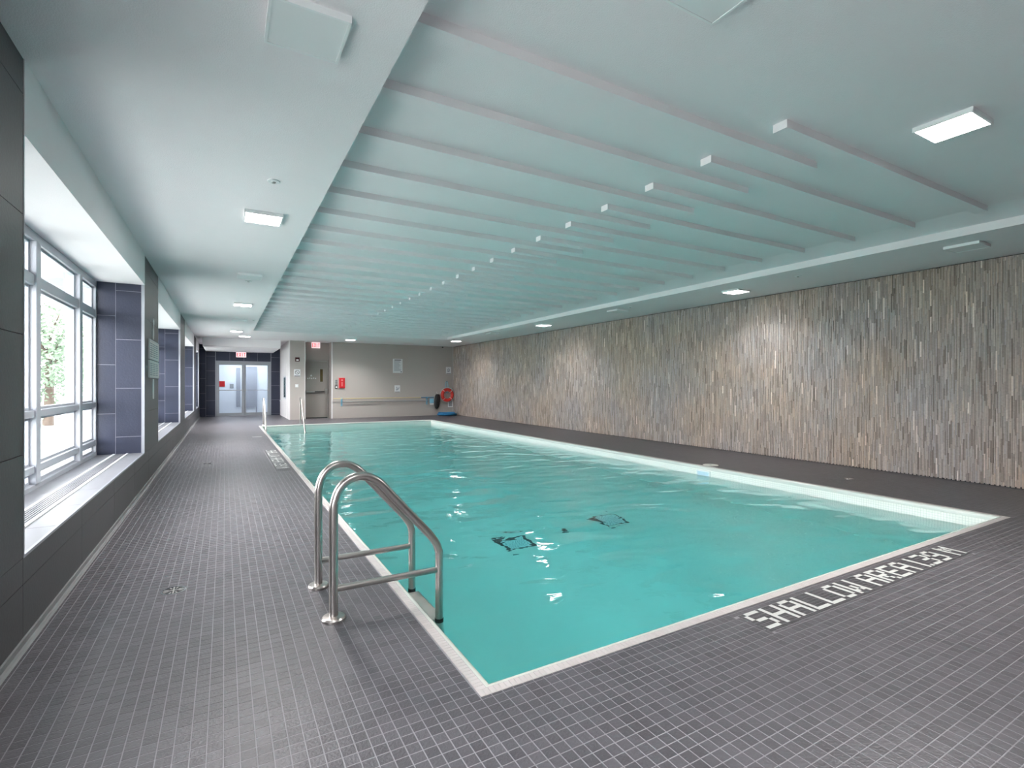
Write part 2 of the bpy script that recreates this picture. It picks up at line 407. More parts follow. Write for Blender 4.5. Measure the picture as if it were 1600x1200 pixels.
# ---------------------------------------------------------------- lettering set in small mosaic
FONT = {
 'S': ["01111", "10000", "10000", "01110", "00001", "00001", "11110"], 'H': ["10001"] * 3 + ["11111"] + ["10001"] * 3,
 'A': ["01110", "10001", "10001", "11111", "10001", "10001", "10001"], 'L': ["10000"] * 6 + ["11111"],
 'O': ["01110"] + ["10001"] * 5 + ["01110"], 'W': ["10001", "10001", "10001", "10101", "10101", "11011", "10001"],
 'R': ["11110", "10001", "10001", "11110", "10100", "10010", "10001"], 'E': ["11111", "10000", "10000", "11110", "10000", "10000", "11111"],
 '1': ["1"] * 7, '.': ["0"] * 6 + ["1"], '3': ["11110", "00001", "00001", "01110", "00001", "00001", "11110"],
 '9': ["01110", "10001", "10001", "01111", "00001", "00001", "11110"], 'M': ["10001", "11011", "10101", "10101", "10001", "10001", "10001"]}
C8 = T / 2
letters = [('S', 2.53), ('H', 2.685), ('A', 2.84), ('L', 2.995), ('L', 3.15), ('O', 3.305), ('W', 3.46), ('A', 3.69), ('R', 3.845), ('E', 4.0),
           ('A', 4.155), ('1', 4.37), ('.', 4.425), ('3', 4.48), ('9', 4.64), ('M', 4.86)]
def mosaic(x0, x1, y0, y1, frame, lab):
    """frame(col, row) -> lower-left corner; letters run along the panel, 8 rows high"""
    L0 = x1 - x0; ncol = int(round(L0 / C8)); white = set(); cells = {}
    for ch, lx in letters:
        c0 = int(round((lx - TX0) / C8)); rows = FONT[ch]; pts = []
        for r, row in enumerate(rows):
            for c, b in enumerate(row):
                if b == '1': pts.append((c0 + c, 7 - r - 0)); white.add((c0 + c, 7 - r))
        cells.setdefault((ch, c0), pts)
    bx = [[], [], [], []]
    for c in range(ncol):
        for r in range(8):
            if (c, r) in white: continue
            a = frame(c, r); bx[0].append(a[0] + .0012); bx[1].append(a[0] + C8 - .0012); bx[2].append(a[1] + .0012); bx[3].append(a[1] + C8 - .0012)
    A = [np.array(q) for q in bx]
    grid_boxes('mosaic_tiles', A[0], A[1], A[2], A[3], -0.006, -0.0002, M['small_tile'], floor)
    for (ch, c0), pts in cells.items():
        mb = MB()
        for (c, r) in pts:
            a = frame(c, r); mb.box(a[0] + .0002, a[0] + C8 - .0002, a[1] + .0002, a[1] + C8 - .0002, -0.006, 0.0004)
        mb.obj('letter', M['letter'], floor, kind='stuff', label='white mosaic %s of the depth marking %s' % ('full stop' if ch == '.' else ch, lab))
mosaic(TX0, TX1, TY0, TY1, lambda c, r: (TX0 + c * C8, TY0 + r * C8), 'along the near pool edge')
mosaic(0, SY1 - SY0, 0, 0, lambda c, r: (SX0 + r * C8, SY1 - (c + 1) * C8), 'along the window side')
MB().box(0.60, 0.81, 14.05, 14.12, -0.006, 0.0006).obj('mosaic_bar', M['letter'], floor, label='short white tile bar beyond the window-side lettering')
# base cover of white tile bar needs no cutout: it sits proud of the tiles by half a millimetre

# ---------------------------------------------------------------- pool: shell, coping, drains, water
pb = MB()
ix0, ix1, iy0, iy1 = PX0 + CW, PX1 - CW, PY0 + CW, PY1 - CW
pb.add([(ix0, iy0, ZP), (ix1, iy0, ZP), (ix1, iy1, ZP), (ix0, iy1, ZP), (ix0, iy0, -0.012), (ix1, iy0, -0.012), (ix1, iy1, -0.012), (ix0, iy1, -0.012)],
       [(0, 1, 2, 3), (0, 4, 5, 1), (1, 5, 6, 2), (2, 6, 7, 3), (3, 7, 4, 0)])
o_ = 0.12
pb.box(ix0 - o_, ix1 + o_, iy0 - o_, iy1 + o_, ZP - .2, ZP - .02)
for a in ((ix0 - o_, ix0 - .02, iy0 - o_, iy1 + o_), (ix1 + .02, ix1 + o_, iy0 - o_, iy1 + o_), (ix0, ix1, iy0 - o_, iy0 - .02), (ix0, ix1, iy1 + .02, iy1 + o_)):
    pb.box(*a, ZP - .02, -.31)
basin = struct('pool_basin', pb, M['pool'])
# bed under the coping
cb = MB()
for a in ((PX0, ix0, PY0, PY1), (ix1, PX1, PY0, PY1), (ix0, ix1, PY0, iy0), (ix0, ix1, iy1, PY1)): cb.box(*a, -0.020, -0.008)
cb.obj('coping_bed', M['base'], basin)
# bullnose edge: a continuous rounded white lip on the inner side
def prof_edge():
    pr = []
    for k in range(6):
        a = math.pi / 2 * k / 5; pr.append((0.024 * math.sin(a), -0.024 + 0.024 * math.cos(a)))
    return pr          # from top (0, 0) to the inner side (0.024, -0.024)
pr = prof_edge(); mb = MB(); rings = []
cor = [(ix0, iy0, 1, 1), (ix1, iy0, -1, 1), (ix1, iy1, -1, -1), (ix0, iy1, 1, -1)]
vs = []; fs = []
outl = [(-0.028, 0.0005)] + [(p[0] - 0.018, p[1] + .0005) for p in pr] + [(0.006, -0.05), (-0.004, -0.05)]
for (x, y, sx, sy) in cor:
    for (d, z) in outl: vs.append((x + sx * d, y + sy * d, z))
n = len(outl)
for c in range(4):
    for k in range(n - 1):
        fs.append((c * n + k, ((c + 1) % 4) * n + k, ((c + 1) % 4) * n + k + 1, c * n + k + 1))
mb.add(vs, fs); mb.obj('bullnose_edge', M['cope_edge'], basin)
# coping tiles, 25.7 mm long, 45 mm wide
cw = CW - 0.028; P = C8; cops = []
def run(a, b): return np.arange(a, b - 1e-6, P)
for y in run(PY0 + cw, PY1 - cw):
    cops.append((PX0 + .001, PX0 + cw, y, min(y + P, PY1 - cw))); cops.append((PX1 - cw, PX1 - .001, y, min(y + P, PY1 - cw)))
for x in run(PX0, PX1):
    cops.append((x, min(x + P, PX1), PY0 + .001, PY0 + cw)); cops.append((x, min(x + P, PX1), PY1 - cw, PY1 - .001))
cops = np.array(cops); ccx = (cops[:, 0] + cops[:, 1]) / 2; ccy = (cops[:, 2] + cops[:, 3]) / 2
cops[:, 0] += .0010; cops[:, 1] -= .0010; cops[:, 2] += .0010; cops[:, 3] -= .0010
dd = ccx * math.sin(YAW) + ccy * math.cos(YAW)
order = np.argsort(dd); near = order[:300]; far = order[300:]
F_ = cops[far]; grid_boxes('coping_tiles', F_[:, 0], F_[:, 1], F_[:, 2], F_[:, 3], -0.009, 0.0006, M['cope_many'], basin)
cmA = MB().bbox(-.5, .5, -.5, .5, -0.009, 0.0006, 0.0006, 'z').mesh('coping_tile', M['cope'])
for k in near:
    a = cops[k]; o = link('coping_tile', cmA, basin)
    o.location = ((a[0] + a[1]) / 2, (a[2] + a[3]) / 2, 0); o.scale = (a[1] - a[0], a[3] - a[2], 1)
# bottom drains
def main_drain(x, y, lab):
    t = thing('pool_drain', lab, 'drain', (x, y, ZP), 'square drains on the pool floor')
    f = MB(); h = 0.185; w = 0.035
    for a in ((-h, h, -h, -h + w), (-h, h, h - w, h), (-h, -h + w, -h + w, h - w), (h - w, h, -h + w, h - w)): f.box(x + a[0], x + a[1], y + a[2], y + a[3], ZP + .001, ZP + .012)
    f.obj('frame', M['rubber'], t)
    gmb = MB(); gmb.box(x - h + w, x + h - w, y - h + w, y + h - w, ZP + .001, ZP + .008); gmb.obj('grate', M['panel'], t)
    s = MB()
    for k in range(-4, 5): s.box(x + k * .03 - .003, x + k * .03 + .003, y - .11, y + .11, ZP + .008, ZP + .0095)
    s.obj('slots', M['print_l'], t, kind='stuff')
main_drain(3.03, 5.23, 'square white drain with dark frame on pool floor, nearer the ladder')
main_drain(4.53, 5.28, 'square white drain with dark frame on pool floor, farther from the ladder')
o = MB().disc((3.757, 5.26, ZP + .001), .045, .02, 24, 2, [(.05, 0), (.05, .012), (.035, .022)]).obj('hydrostatic_plug', M['rubber'])
tag(o, 'small dark round fitting on pool floor midway between the square drains', 'fitting')

e = 0.004
wm = MB()
wm.box(ix0 - e, ix1 + e, iy0 - e, iy1 + e, ZP - .004, ZW)
water = wm.obj('pool_water', M['water']); water['kind'] = 'stuff'; water['label'] = 'clear turquoise water filling the long rectangular pool'

# ---------------------------------------------------------------- ceiling
ch = MB(); H2 = 3.5
TX, TXR, TYF, TYN = 0.752, 7.03, 17.15, -0.9
ch.box(WX - .12, TX, YN, YE, ZC, H2); ch.box(TXR, WR + .2, YN, YE, ZC, H2)
ch.box(TX, TXR, TYF, YE, ZC, H2); ch.box(TX, TXR, YN, TYN, ZC, H2)
ch.box(TX, TXR, TYN, TYF, ZT, H2)
ch.prism([(ZT, 6.62), (3.02, TXR), (ZT, TXR)], 1, TYN, TYF)      # sloping margin along the stone wall
ceiling = struct('ceiling', ch, M['ceil'])
bl = MB().box(TX, 4.13, 0, 0.10, 3.03, ZT + .002).mesh('ceiling_beam', M['ceil'])
br = MB().box(3.285, 6.622, 0, 0.10, 3.03, ZT + .002).mesh('ceiling_beam', M['ceil'])
for k in range(0, 25):
    y = 2.315 + 0.610 * k
    if k >= 0 and y < TYF - .1: o = link('ceiling_beam', bl, ceiling); o.location = (0, y, 0)
    y = 2.040 + 0.610 * k
    if TYN < y < TYF - .1 and k >= 0: o = link('ceiling_beam', br, ceiling); o.location = (0, y, 0)
# dropped bulkhead in front of the glass doors
bh = MB().box(-0.66, 1.79, 20.40, YE, 2.645, ZC + .01)
struct('trim_1', bh, M['ceil'], label='lowered white ceiling box over the glass doors')

# ---------------------------------------------------------------- left wall with window alcoves
BAYS = [(-1.45, 1.93), (3.405, 7.80), (9.29, 13.70), (15.18, 19.56), (21.0, 23.1)]
SILL = 0.445; HEAD = 2.55
lw = MB()
lw.box(WX - .12, WL - .012, YN, YE, -.4, SILL - .012)
prev = YN
for (a, b) in BAYS + [(YE, YE)]:
    if a > prev: lw.box(WX - .12, WL - .012, prev, a, SILL - .012, ZC + .01)
    prev = b
wall_left = struct('wall_left', lw, M['joint_dark'])
hb = MB()
for (a, b) in BAYS: hb.box(WX - .12, WL + .004, a, b, HEAD, ZC + .01)
hb.obj('window_header', M['ceil'], wall_left)
tcache = {}
def wtile(x0, x1, y0, y1, z0, z1, m, side, parent):
    key = (side, m.name)
    if key not in tcache:
        tcache[key] = MB().bbox(-.5, .5, -.5, .5, -.5, .5, 0.004, side).mesh('tile', m)
    o = link('tile', tcache[key], parent)
    o.location = ((x0 + x1) / 2, (y0 + y1) / 2, (z0 + z1) / 2); o.scale = (x1 - x0, y1 - y0, z1 - z0); return o
jt = .002
ROWS = [(0.03, 0.35), (0.35, 0.95), (0.95, 1.55), (1.55, 2.15), (2.15, 2.75), (2.75, ZC)]
prev = YN
for (a, b) in BAYS + [(YE, YE)]:
    if a - prev > .2 and a > 1.5:
        n = max(1, round((a - prev) / 1.45))
        for k in range(n):
            y0 = prev + (a - prev) * k / n; y1 = prev + (a - prev) * (k + 1) / n
            for (z0, z1) in ROWS:
                if z0 < SILL and z1 > SILL: z0 = SILL - .012
                elif z1 <= SILL: continue
                wtile(WL - .012, WL, y0 + jt * (k > 0), y1 - jt * (k < n - 1), z0 + jt, z1 - jt, M['wall_tile_front'], 'x', wall_left)
    prev = b
y = 1.0
while y < YE:
    y1 = min(y + 1.2, YE)
    for (z0, z1) in ((0.03, 0.30), (0.30, SILL - .012)):
        wtile(WL - .012, WL, y + jt, y1 - jt, z0 + jt, z1 - (jt if z1 < .4 else 0), M['wall_tile_front'], 'x', wall_left)
    y = y1
# alcoves: sill tiles, tiled returns, edge trims, floor of the sill, slot grille
fx = [(WX - .0, -1.163), (-1.163, -0.905)]
for bi, (a, b) in enumerate(BAYS):
    if b < 3: continue
    # far return (faces the camera) and near return
    sb = MB(); sb.box(WX, WL - .013, b - .0075, b + .01, SILL, HEAD).obj('tile_backing', M['joint'], wall_left)
    for (x0, x1), ph in zip(fx, (0.343, 0.056)):
        z = SILL; zz = [SILL] + [ph + .6 * k for k in range(0, 6) if SILL + .02 < ph + .6 * k < HEAD - .02] + [HEAD]
        for z0, z1 in zip(zz[:-1], zz[1:]):
            wtile(x0 + jt * 1.5, x1 - jt * 1.5, b - .010, b, z0 + jt * 1.5, z1 - jt * 1.5, M['wall_tile'], '-y', wall_left)
            wtile(x0 + jt * 1.5, x1 - jt * 1.5, a, a + .010, z0 + jt * 1.5, z1 - jt * 1.5, M['wall_tile'], 'y', wall_left)
    tr = MB(); tr.box(-0.905, WL + .002, b - .012, b + .002, SILL, HEAD); tr.box(-0.905, WL + .002, a - .002, a + .012, SILL, HEAD)
    tr.obj('corner_trim', M['trim'], wall_left)
    tr = MB(); tr.box(WL - .014, WL + .001, a, b, SILL - .014, SILL + .001); tr.obj('sill_trim', M['trim'], wall_left)
    # sill tiles
    n = max(1, round((b - a) / 0.6)); 
    for k in range(n):
        y0 = a + (b - a) * k / n; y1 = a + (b - a) * (k + 1) / n
        wtile(-1.035, WL - .015, y0 + jt, y1 - jt, SILL - .012, SILL, M['sill_tile'], 'z', wall_left)
        wtile(WX - .12, -1.185, y0 + jt, y1 - jt, SILL - .012, SILL, M['sill_tile'], 'z', wall_left)
    gr = thing('floor_grille', '', 'grille', (-1.11, (a + b) / 2, SILL)); gr['label'] = ['', 'linear white air grille in the sill of the nearest window alcove', 'linear white air grille in the sill of the second window alcove',
        'linear white air grille in the sill of the third window alcove', 'linear white air grille in the sill of the last, shortest window alcove'][bi]
    gr.name = 'air_grille'; gr['group'] = 'sill grilles under the windows'
    MB().box(-1.185, -1.165, a + .05, b - .02, SILL - .012, SILL + .008).obj('rail', M['panel'], gr)
    MB().box(-1.055, -1.035, a + .05, b - .02, SILL - .012, SILL + .008).obj('rail', M['panel'], gr)
    s = MB()
    for k in range(6): s.box(-1.160 + k * .018, -1.150 + k * .018, a + .05, b - .02, SILL - .012, SILL + .002)
    s.obj('louvres', M['sill_tile'], gr, kind='stuff')

# the windows
def window(n, a, b):
    root = thing('window_%d' % n, '', 'window', (WX, (a + b) / 2, SILL)); del root['category']; root['kind'] = 'structure'
    root['label'] = 'white framed window with stacked panes in the left wall'
    x0, x1 = WX - .11, WX
    def bar(y0, y1, z0, z1, d0=0, d1=0, name='frame'): return MB().bbox(x0 + d0, x1 - d1, y0, y1, z0, z1, .004, 'x').obj(name, M['frame'], root)
    bar(a, b, SILL - .01, 0.485); bar(a, b, 2.475, HEAD); bar(a, a + .05, .485, 2.475); bar(b - .05, b, .485, 2.475)
    w = b - a
    if w > 3: ms = [b - .81, b - 2.24, b - 3.67]
    else: ms = [a + w / 2]
    mull = [y for y in ms]
    for y in mull: bar(y - .055, y + .055, .485, 2.475, 0, -.012, 'mullion')
    edges = sorted([a + .05] + [y - .055 for y in mull] + [y + .055 for y in mull] + [b - .05])
    zs = [(.485, .575), (.635, 1.03), (1.09, 2.11), (2.20, 2.475)]
    for i in range(0, len(edges), 2):
        for z0, z1 in ((.575, .635), (1.03, 1.09), (2.11, 2.20)): bar(edges[i], edges[i + 1], z0, z1, 0, .002, 'transom')
        for z0, z1 in zs:
            y0, y1 = edges[i], edges[i + 1]; s = .022; f = MB(); xa, xb = x0 + .03, x1 - .035
            f.box(xa, xb, y0, y1, z0, z0 + s); f.box(xa, xb, y0, y1, z1 - s, z1); f.box(xa, xb, y0, y0 + s, z0 + s, z1 - s); f.box(xa, xb, y1 - s, y1, z0 + s, z1 - s)
            f.obj('sash', M['frame'], root)
            MB().box(x0 + .05, x0 + .056, y0 + s, y1 - s, z0 + s, z1 - s).obj('pane', M['glass'], root)
for k, (a, b) in enumerate(BAYS): window(k + 1, a, b)

# cove base along the left wall
bs = MB(); bs.prism([(0, 0), (.03, 0), (.022, .004), (.014, .012), (.010, .032), (0, .034)], 1, 0, 1)
bs = MB()
prof = [(WL - .004, -.002), (WL + .034, .0005), (WL + .022, .004), (WL + .013, .012), (WL + .009, .034), (WL - .004, .036)]
bs.prism([(z, x) for x, z in prof], 1, 0.9, YE)
struct('baseboard_left', bs, M['base'])

# ---------------------------------------------------------------- stone wall on the right
wr = MB().box(WR + .006, WR + .3, YN, YB + .6, -.3, ZC + .01)
wall_right = struct('wall_right', wr, M['dark'])
W = 0.0165; cols = int((YB + .02 - 0.0) / W)
bx = [[], [], [], [], [], []]; tones = []
for c in range(cols):
    y0 = 0.0 + c * W; z = 0.012 - random.random() * .25; first = True
    while z < ZC - .012:
        ln = random.choice((.15, .19, .22, .25, .28, .32)) ; z1 = min(z + ln, ZC - .010); za = max(z, .008 + .012 * (c % 3 == 0))
        if z1 > za + .01:
            pr_ = random.uniform(.001, .009); bx[0].append(WR - pr_); bx[1].append(WR + .008); bx[2].append(y0 + .0007); bx[3].append(y0 + W - random.uniform(.0005, .002))
            bx[4].append(za); bx[5].append(z1 - .0012)
            tones.append(min(1, max(0, random.betavariate(2.1, 2.3))) if random.random() > .035 else random.uniform(.93, 1))
        z = z1
B = [np.array(q) for q in bx]
grid_boxes('stone_strips', B[0], B[1], B[2], B[3], B[4], B[5], M['stone'], wall_right, tones, 'x')

# ---------------------------------------------------------------- far walls
fw = MB()
fw.box(3.60, WR + .01, YB, YB + .15, -.05, ZC + .01)            # long beige wall
fw.box(2.62, 3.62, 20.83, 20.95, -.05, ZC + .01)                # back of the door recess
fw.box(3.56, 3.70, YB + .001, 20.9, -.05, ZC + .01)             # right side of the recess
fw.box(2.08, 2.62, YB, YE + .1, -.05, ZC + .01)                 # pier between recess and glass-door passage
wall_back = struct('wall_back', fw, M['beige'])
tr = MB(); tr.box(3.555, 3.60, YB - .004, YB + .02, 0, ZC); tr.box(2.076, 2.10, YB - .003, YB + .02, 0, ZC); tr.box(2.60, 2.624, YB - .003, YB + .02, 0, ZC)
tr.box(8.57, 8.585, YB - .004, YB, 0, ZC)
struct('trim_2', tr, M['beige_light'], label='pale corner beads of the beige far walls')
# side of the pier towards the passage
MB().box(2.070, 2.081, YB + .003, YE, 0, ZC).obj('side_panel', M['beige_light'], wall_back)
# end wall with glass doors
ew = MB(); DX0, DX1, DZ = -0.31, 1.70, 2.26
ew.box(WL - .5, DX0, YE + .0025, YE + .2, -.05, ZC); ew.box(DX1, 2.1, YE + .0025, YE + .2, -.05, ZC); ew.box(DX0, DX1, YE + .0025, YE + .2, DZ, ZC)
wall_end = struct('wall_end', ew, M['joint'])
for x0, x1, ph in ((WL, -0.66, .343), (-0.66, DX0 - .02, .056), (DX1 + .02, 2.07, .056)):
    zz = [0.0] + [ph + .6 * k for k in range(6) if .03 < ph + .6 * k < ZC - .03] + [ZC]
    for z0, z1 in zip(zz[:-1], zz[1:]): wtile(x0 + .004, x1 - .004, YE, YE + .012, z0 + .004, z1 - .004, M['wall_tile'], '-y', wall_end)
for k in range(4):
    x0 = DX0 - .02 + (DX1 - DX0 + .04) * k / 4; x1 = DX0 - .02 + (DX1 - DX0 + .04) * (k + 1) / 4
    wtile(x0 + .004, x1 - .004, YE, YE + .012, DZ + .02, ZC, M['wall_tile'], '-y', wall_end)
tr = MB(); tr.box(DX0 - .022, DX0 - .006, YE - .006, YE + .01, 0, ZC); tr.box(DX1 + .006, DX1 + .022, YE - .006, YE + .01, 0, ZC)
struct('trim_3', tr, M['trim'], label='pale edge trims beside the glass doors')
# double glass door
def glass_door():
    fr = MB(); y0, y1 = YE - .01, YE + .09
    fr.box(DX0, DX0 + .06, y0, y1, 0, DZ); fr.box(DX1 - .06, DX1, y0, y1, 0, DZ); fr.box(DX0 + .06, DX1 - .06, y0, y1, DZ - .06, DZ)
    fr.box(.675, .715, y0, y1, 0.0, DZ - .06)
    d = struct('door_1', fr, M['alu'], label='grey metal framed double glass door at the end of the window side')
    for lx0, lx1, nm in ((DX0 + .063, .672, 0), (.718, DX1 - .063, 1)):
        st = MB(); a, b = YE + .01, YE + .06; s = .055
        st.box(lx0, lx0 + s, a, b, .01, DZ - .063); st.box(lx1 - s, lx1, a, b, .01, DZ - .063)
        st.box(lx0 + s, lx1 - s, a, b, .01, .135); st.box(lx0 + s, lx1 - s, a, b, DZ - .15, DZ - .063)
        leaf = st.obj('door_leaf', M['alu'], d)
        MB().box(lx0 + s, lx1 - s, a + .02, a + .028, .135, DZ - .15).obj('pane', M['glass'], leaf)
        pb_ = MB(); pb_.tube([(lx0 + .02, a - .05, 1.07), (lx1 - .02, a - .05, 1.07)], .016 if nm == 0 else .008, 10)
        pb_.box(lx0 + .005, lx0 + .05, a - .07, a, 1.03, 1.11); pb_.box(lx1 - .05, lx1 - .005, a - .07, a, 1.03, 1.11)
        pb_.obj('push_bar', M['pole'], leaf)
glass_door()
# passage beyond the glass doors
cv = MB(); yb = 25.9
cv.box(-0.9, 2.6, yb, yb + .1, 0, 2.9); cv.box(-1.0, -.9, YE + .2, yb, 0, 2.9); cv.box(2.6, 2.7, YE + .2, yb, 0, 2.9); cv.box(-1.0, 2.7, YE + .2, yb + .1, 2.6, 2.9)
corr = struct('wall_passage', cv, M['corridor'])
MB().box(.80, 1.24, yb - .05, yb, .28, 2.08).obj('far_door', M['corridor_door'], corr)
f = MB(); f.box(.76, .80, yb - .06, yb, .0, 2.12); f.box(1.24, 1.28, yb - .06, yb, 0, 2.12); f.box(.80, 1.24, yb - .06, yb, 2.08, 2.12); f.obj('far_frame', M['corridor_door'], corr)
MB().box(.46, .62, yb - .04, yb, .3, 2.06).obj('grey_reveal', M['corridor_door'], corr)
o = MB().bbox(-.22, .01, yb - .03, yb, 1.21, 1.46, .004, '-y').obj('wall_sign', M['red']); tag(o, 'square red sign on passage wall behind the left glass door', 'sign')
o = MB().bbox(.20, .35, yb - .02, yb, 1.14, 1.33, .004, '-y').obj('wall_sign', M['alu']); tag(o, 'small grey sign on passage wall right of the red one', 'sign')
t = thing('ceiling_light', 'added lamp, out of view, lighting the passage behind the glass doors', 'light', (.8, 25.0, 2.6))  # unseen lamp, added to brighten the passage beyond the doors
MB().box(.0, 1.7, 24.8, 25.15, 2.57, 2.60).obj('frame', M['white'], t)
m_p = mat('passage_fill_glow', (.9, .9, .9, 1), .5, emit=(.88, .95, 1, 1), estr=12)
MB().box(.03, 1.67, 24.83, 25.12, 2.562, 2.5705).obj('diffuser', m_p, t)
# white vision panel door in the side of the pier
t = MB(); t.box(2.058, 2.071, 21.05, 22.55, 0.01, 2.12)
d3 = struct('door_3', t, M['beige_light'], label='pale side door with narrow glazed slot, left of the beige pier')
MB().box(2.050, 2.060, 21.30, 22.05, .80, 1.58).obj('glazed_slot', mat('slot_glass', (.10, .22, .22, 1), .15, coat=.5), d3)
t = MB(); t.box(2.046, 2.058, 21.24, 21.30, .74, 1.64); t.box(2.046, 2.058, 22.05, 22.11, .74, 1.64); t.box(2.046, 2.058, 21.30, 22.05, 1.58, 1.64); t.box(2.046, 2.058, 21.30, 22.05, .74, .80)
t.obj('slot_frame', M['frame'], d3)
o = MB().tube([(2.06, 23.0, .64), (1.99, 23.0, .64)], .03, 14).obj('wall_bumper', M['sign']); tag(o, 'small white knob projecting from the side of the pier', 'bumper')
# taupe door in the recess
fr = MB(); y0 = 20.76
fr.box(2.622, 2.665, y0, 20.83, 0, 2.26); fr.box(3.50, 3.55, y0, 20.83, 0, 2.26); fr.box(2.665, 3.50, y0, 20.83, 2.21, 2.26)
d2 = struct('door_2', fr, M['door_f'], label='taupe steel exit door in the recess')
leaf = MB().box(2.668, 3.497, 20.775, 20.82, .035, 2.207).obj('door_leaf', M['door_p'], d2)
MB().box(2.668, 3.497, 20.772, 20.83, .0, .035).obj('threshold', M['rubber'], d2)
MB().box(3.225, 3.325, 20.768, 20.776, 1.41, 1.90).obj('glazed_slot', mat('amber_slot_glass', (.10, .075, .03, 1), .2), leaf)
f = MB(); f.box(3.21, 3.225, 20.764, 20.776, 1.395, 1.915); f.box(3.325, 3.34, 20.764, 20.776, 1.395, 1.915); f.box(3.225, 3.325, 20.764, 20.776, 1.9, 1.915); f.box(3.225, 3.325, 20.764, 20.776, 1.395, 1.41)
f.obj('slot_frame', M['door_f'], leaf)
pbm = MB(); pbm.box(2.69, 3.44, 20.70, 20.745, 1.0, 1.05); pbm.box(3.40, 3.485, 20.70, 20.776, .95, 1.14); pbm.box(2.69, 2.73, 20.70, 20.776, .99, 1.06)
pbm.obj('push_bar', M['pole'], leaf, label='grey panic bar'); MB().box(3.02, 3.38, 20.693, 20.701, 1.012, 1.045).obj('bar_grip', M['rubber'], leaf)
ds = MB(); ds.prism([(1.62, 2.86), (1.62, 2.94), (1.70, 2.90)][::1], 1, 20.770, 20.775)
for k in range(5): ds.box(2.76 + k * .07, 2.80 + k * .07, 20.770, 20.775, 1.52 + .012 * (k % 2), 1.56 + .012 * (k % 2))
ds.obj('white_lettering', M['sign'], leaf, kind='stuff')
# wall behind the camera (closes the room)
nb = MB().box(WX - .12, WR + .3, YN - .15, YN, -.3, ZC + .01); struct('wall_near', nb, M['wall_tile_front'])
nb = MB().box(WX - .12, WR + .3, YN - .15, YE + .2, H2, H2 + .1); struct('roof_slab', nb, M['outer'])

# ---------------------------------------------------------------- signs and fittings on the far walls
def exit_sign(x0, x1, y, z0, z1, lab):
    t = thing('exit_sign', lab, 'sign', ((x0 + x1) / 2, y, z0))
    MB().bbox(x0, x1, y - .05, y, z0, z1, .006, '-y').obj('housing', M['exit_w'], t)
    w = (x1 - x0) / 4.6; h = (z1 - z0) * .62; zb = z0 + (z1 - z0 - h) / 2; s = w * .24
    E_ = lambda x: [(x, x + s, zb, zb + h)] + [(x, x + w * .8, zb + q, zb + q + s * .9) for q in (0, h / 2 - s * .45, h - s * .9)]
    for i, chh in enumerate('EXIT'):
        x = x0 + .35 * w + i * w * 1.03; L_ = MB()
        if chh == 'E':
            for a in E_(x): L_.box(a[0], a[1], y - .056, y - .0495, a[2], a[3])
        elif chh == 'I': L_.box(x + w * .3, x + w * .3 + s, y - .056, y - .0495, zb, zb + h)
        elif chh == 'T': L_.box(x, x + w * .8, y - .056, y - .0495, zb + h - s, zb + h); L_.box(x + w * .4 - s / 2, x + w * .4 + s / 2, y - .056, y - .0495, zb, zb + h - s)
        else:
            ww = w * .8
            L_.prism([(zb, x), (zb, x + s * 1.1), (zb + h, x + ww), (zb + h, x + ww - s * 1.1)], 1, y - .056, y - .0495)
            L_.prism([(zb + h, x), (zb + h, x + s * 1.1), (zb, x + ww), (zb, x + ww - s * 1.1)], 1, y - .0557, y - .0493)
        L_.obj('letter', M['exit_r'], t)
exit_sign(.41, .78, YE - .02, 2.43, 2.645, 'lit white EXIT sign with red letters above the glass doors')
exit_sign(2.89, 3.20, 20.62, 2.70, 2.925, 'lit EXIT sign with red letters above the taupe door')

def board(name, lab, x0, x1, z0, z1, y=YB, m='sign', group=None):
    t = thing(name, lab, 'sign', ((x0 + x1) / 2, y, z0), group)
    MB().bbox(x0, x1, y - .012, y, z0, z1, .003, '-y').obj('board', M[m], t); return t
def strip(mb, x0, x1, z0, z1, y=YB): mb.box(x0, x1, y - .0140, y - .0115, z0, z1)
t = board('rules_poster', 'large white notice with rows of small print on the beige wall', 5.94, 6.34, 1.775, 2.35)
a = MB(); strip(a, 6.0, 6.28, 2.285, 2.32); a.obj('heading', M['print'], t)
a = MB(); z = 2.255
for k in range(16):
    strip(a, 5.985, 6.29 - random.random() * .10, z - .012, z); z -= .026
a.obj('small_print', M['print_l'], t, kind='stuff')
a = MB(); strip(a, 6.26, 6.31, 1.80, 1.84); a.obj('corner_mark', M['print'], t)
def ring_xz(mb, x, z, r0, r1, y, n=24):
    for k in range(n):
        a0 = 2 * math.pi * k / n; a1 = 2 * math.pi * (k + 1) / n
        mb.prism([(z + r0 * math.sin(a0), x + r0 * math.cos(a0)), (z + r1 * math.sin(a0), x + r1 * math.cos(a0)), (z + r1 * math.sin(a1), x + r1 * math.cos(a1)), (z + r0 * math.sin(a1), x + r0 * math.cos(a1))], 1, y - .0145, y - .0115)
t = board('no_diving_sign', 'white plate with crossed circle and caption bar on the narrow pier', 2.23, 2.45, 1.60, 1.87)
a = MB(); ring_xz(a, 2.34, 1.755, .062, .078, YB); a.prism([(1.80, 2.285), (1.81, 2.295), (1.712, 2.395), (1.70, 2.385)], 1, YB - .0145, YB - .0115); a.obj('crossed_circle', M['print'], t)
a = MB(); strip(a, 2.24, 2.44, 1.61, 1.635); a.obj('caption', M['print'], t)
t = board('pictogram_sign', 'small white pictogram plate on the beige wall under the large notice', 6.01, 6.24, .98, 1.27)
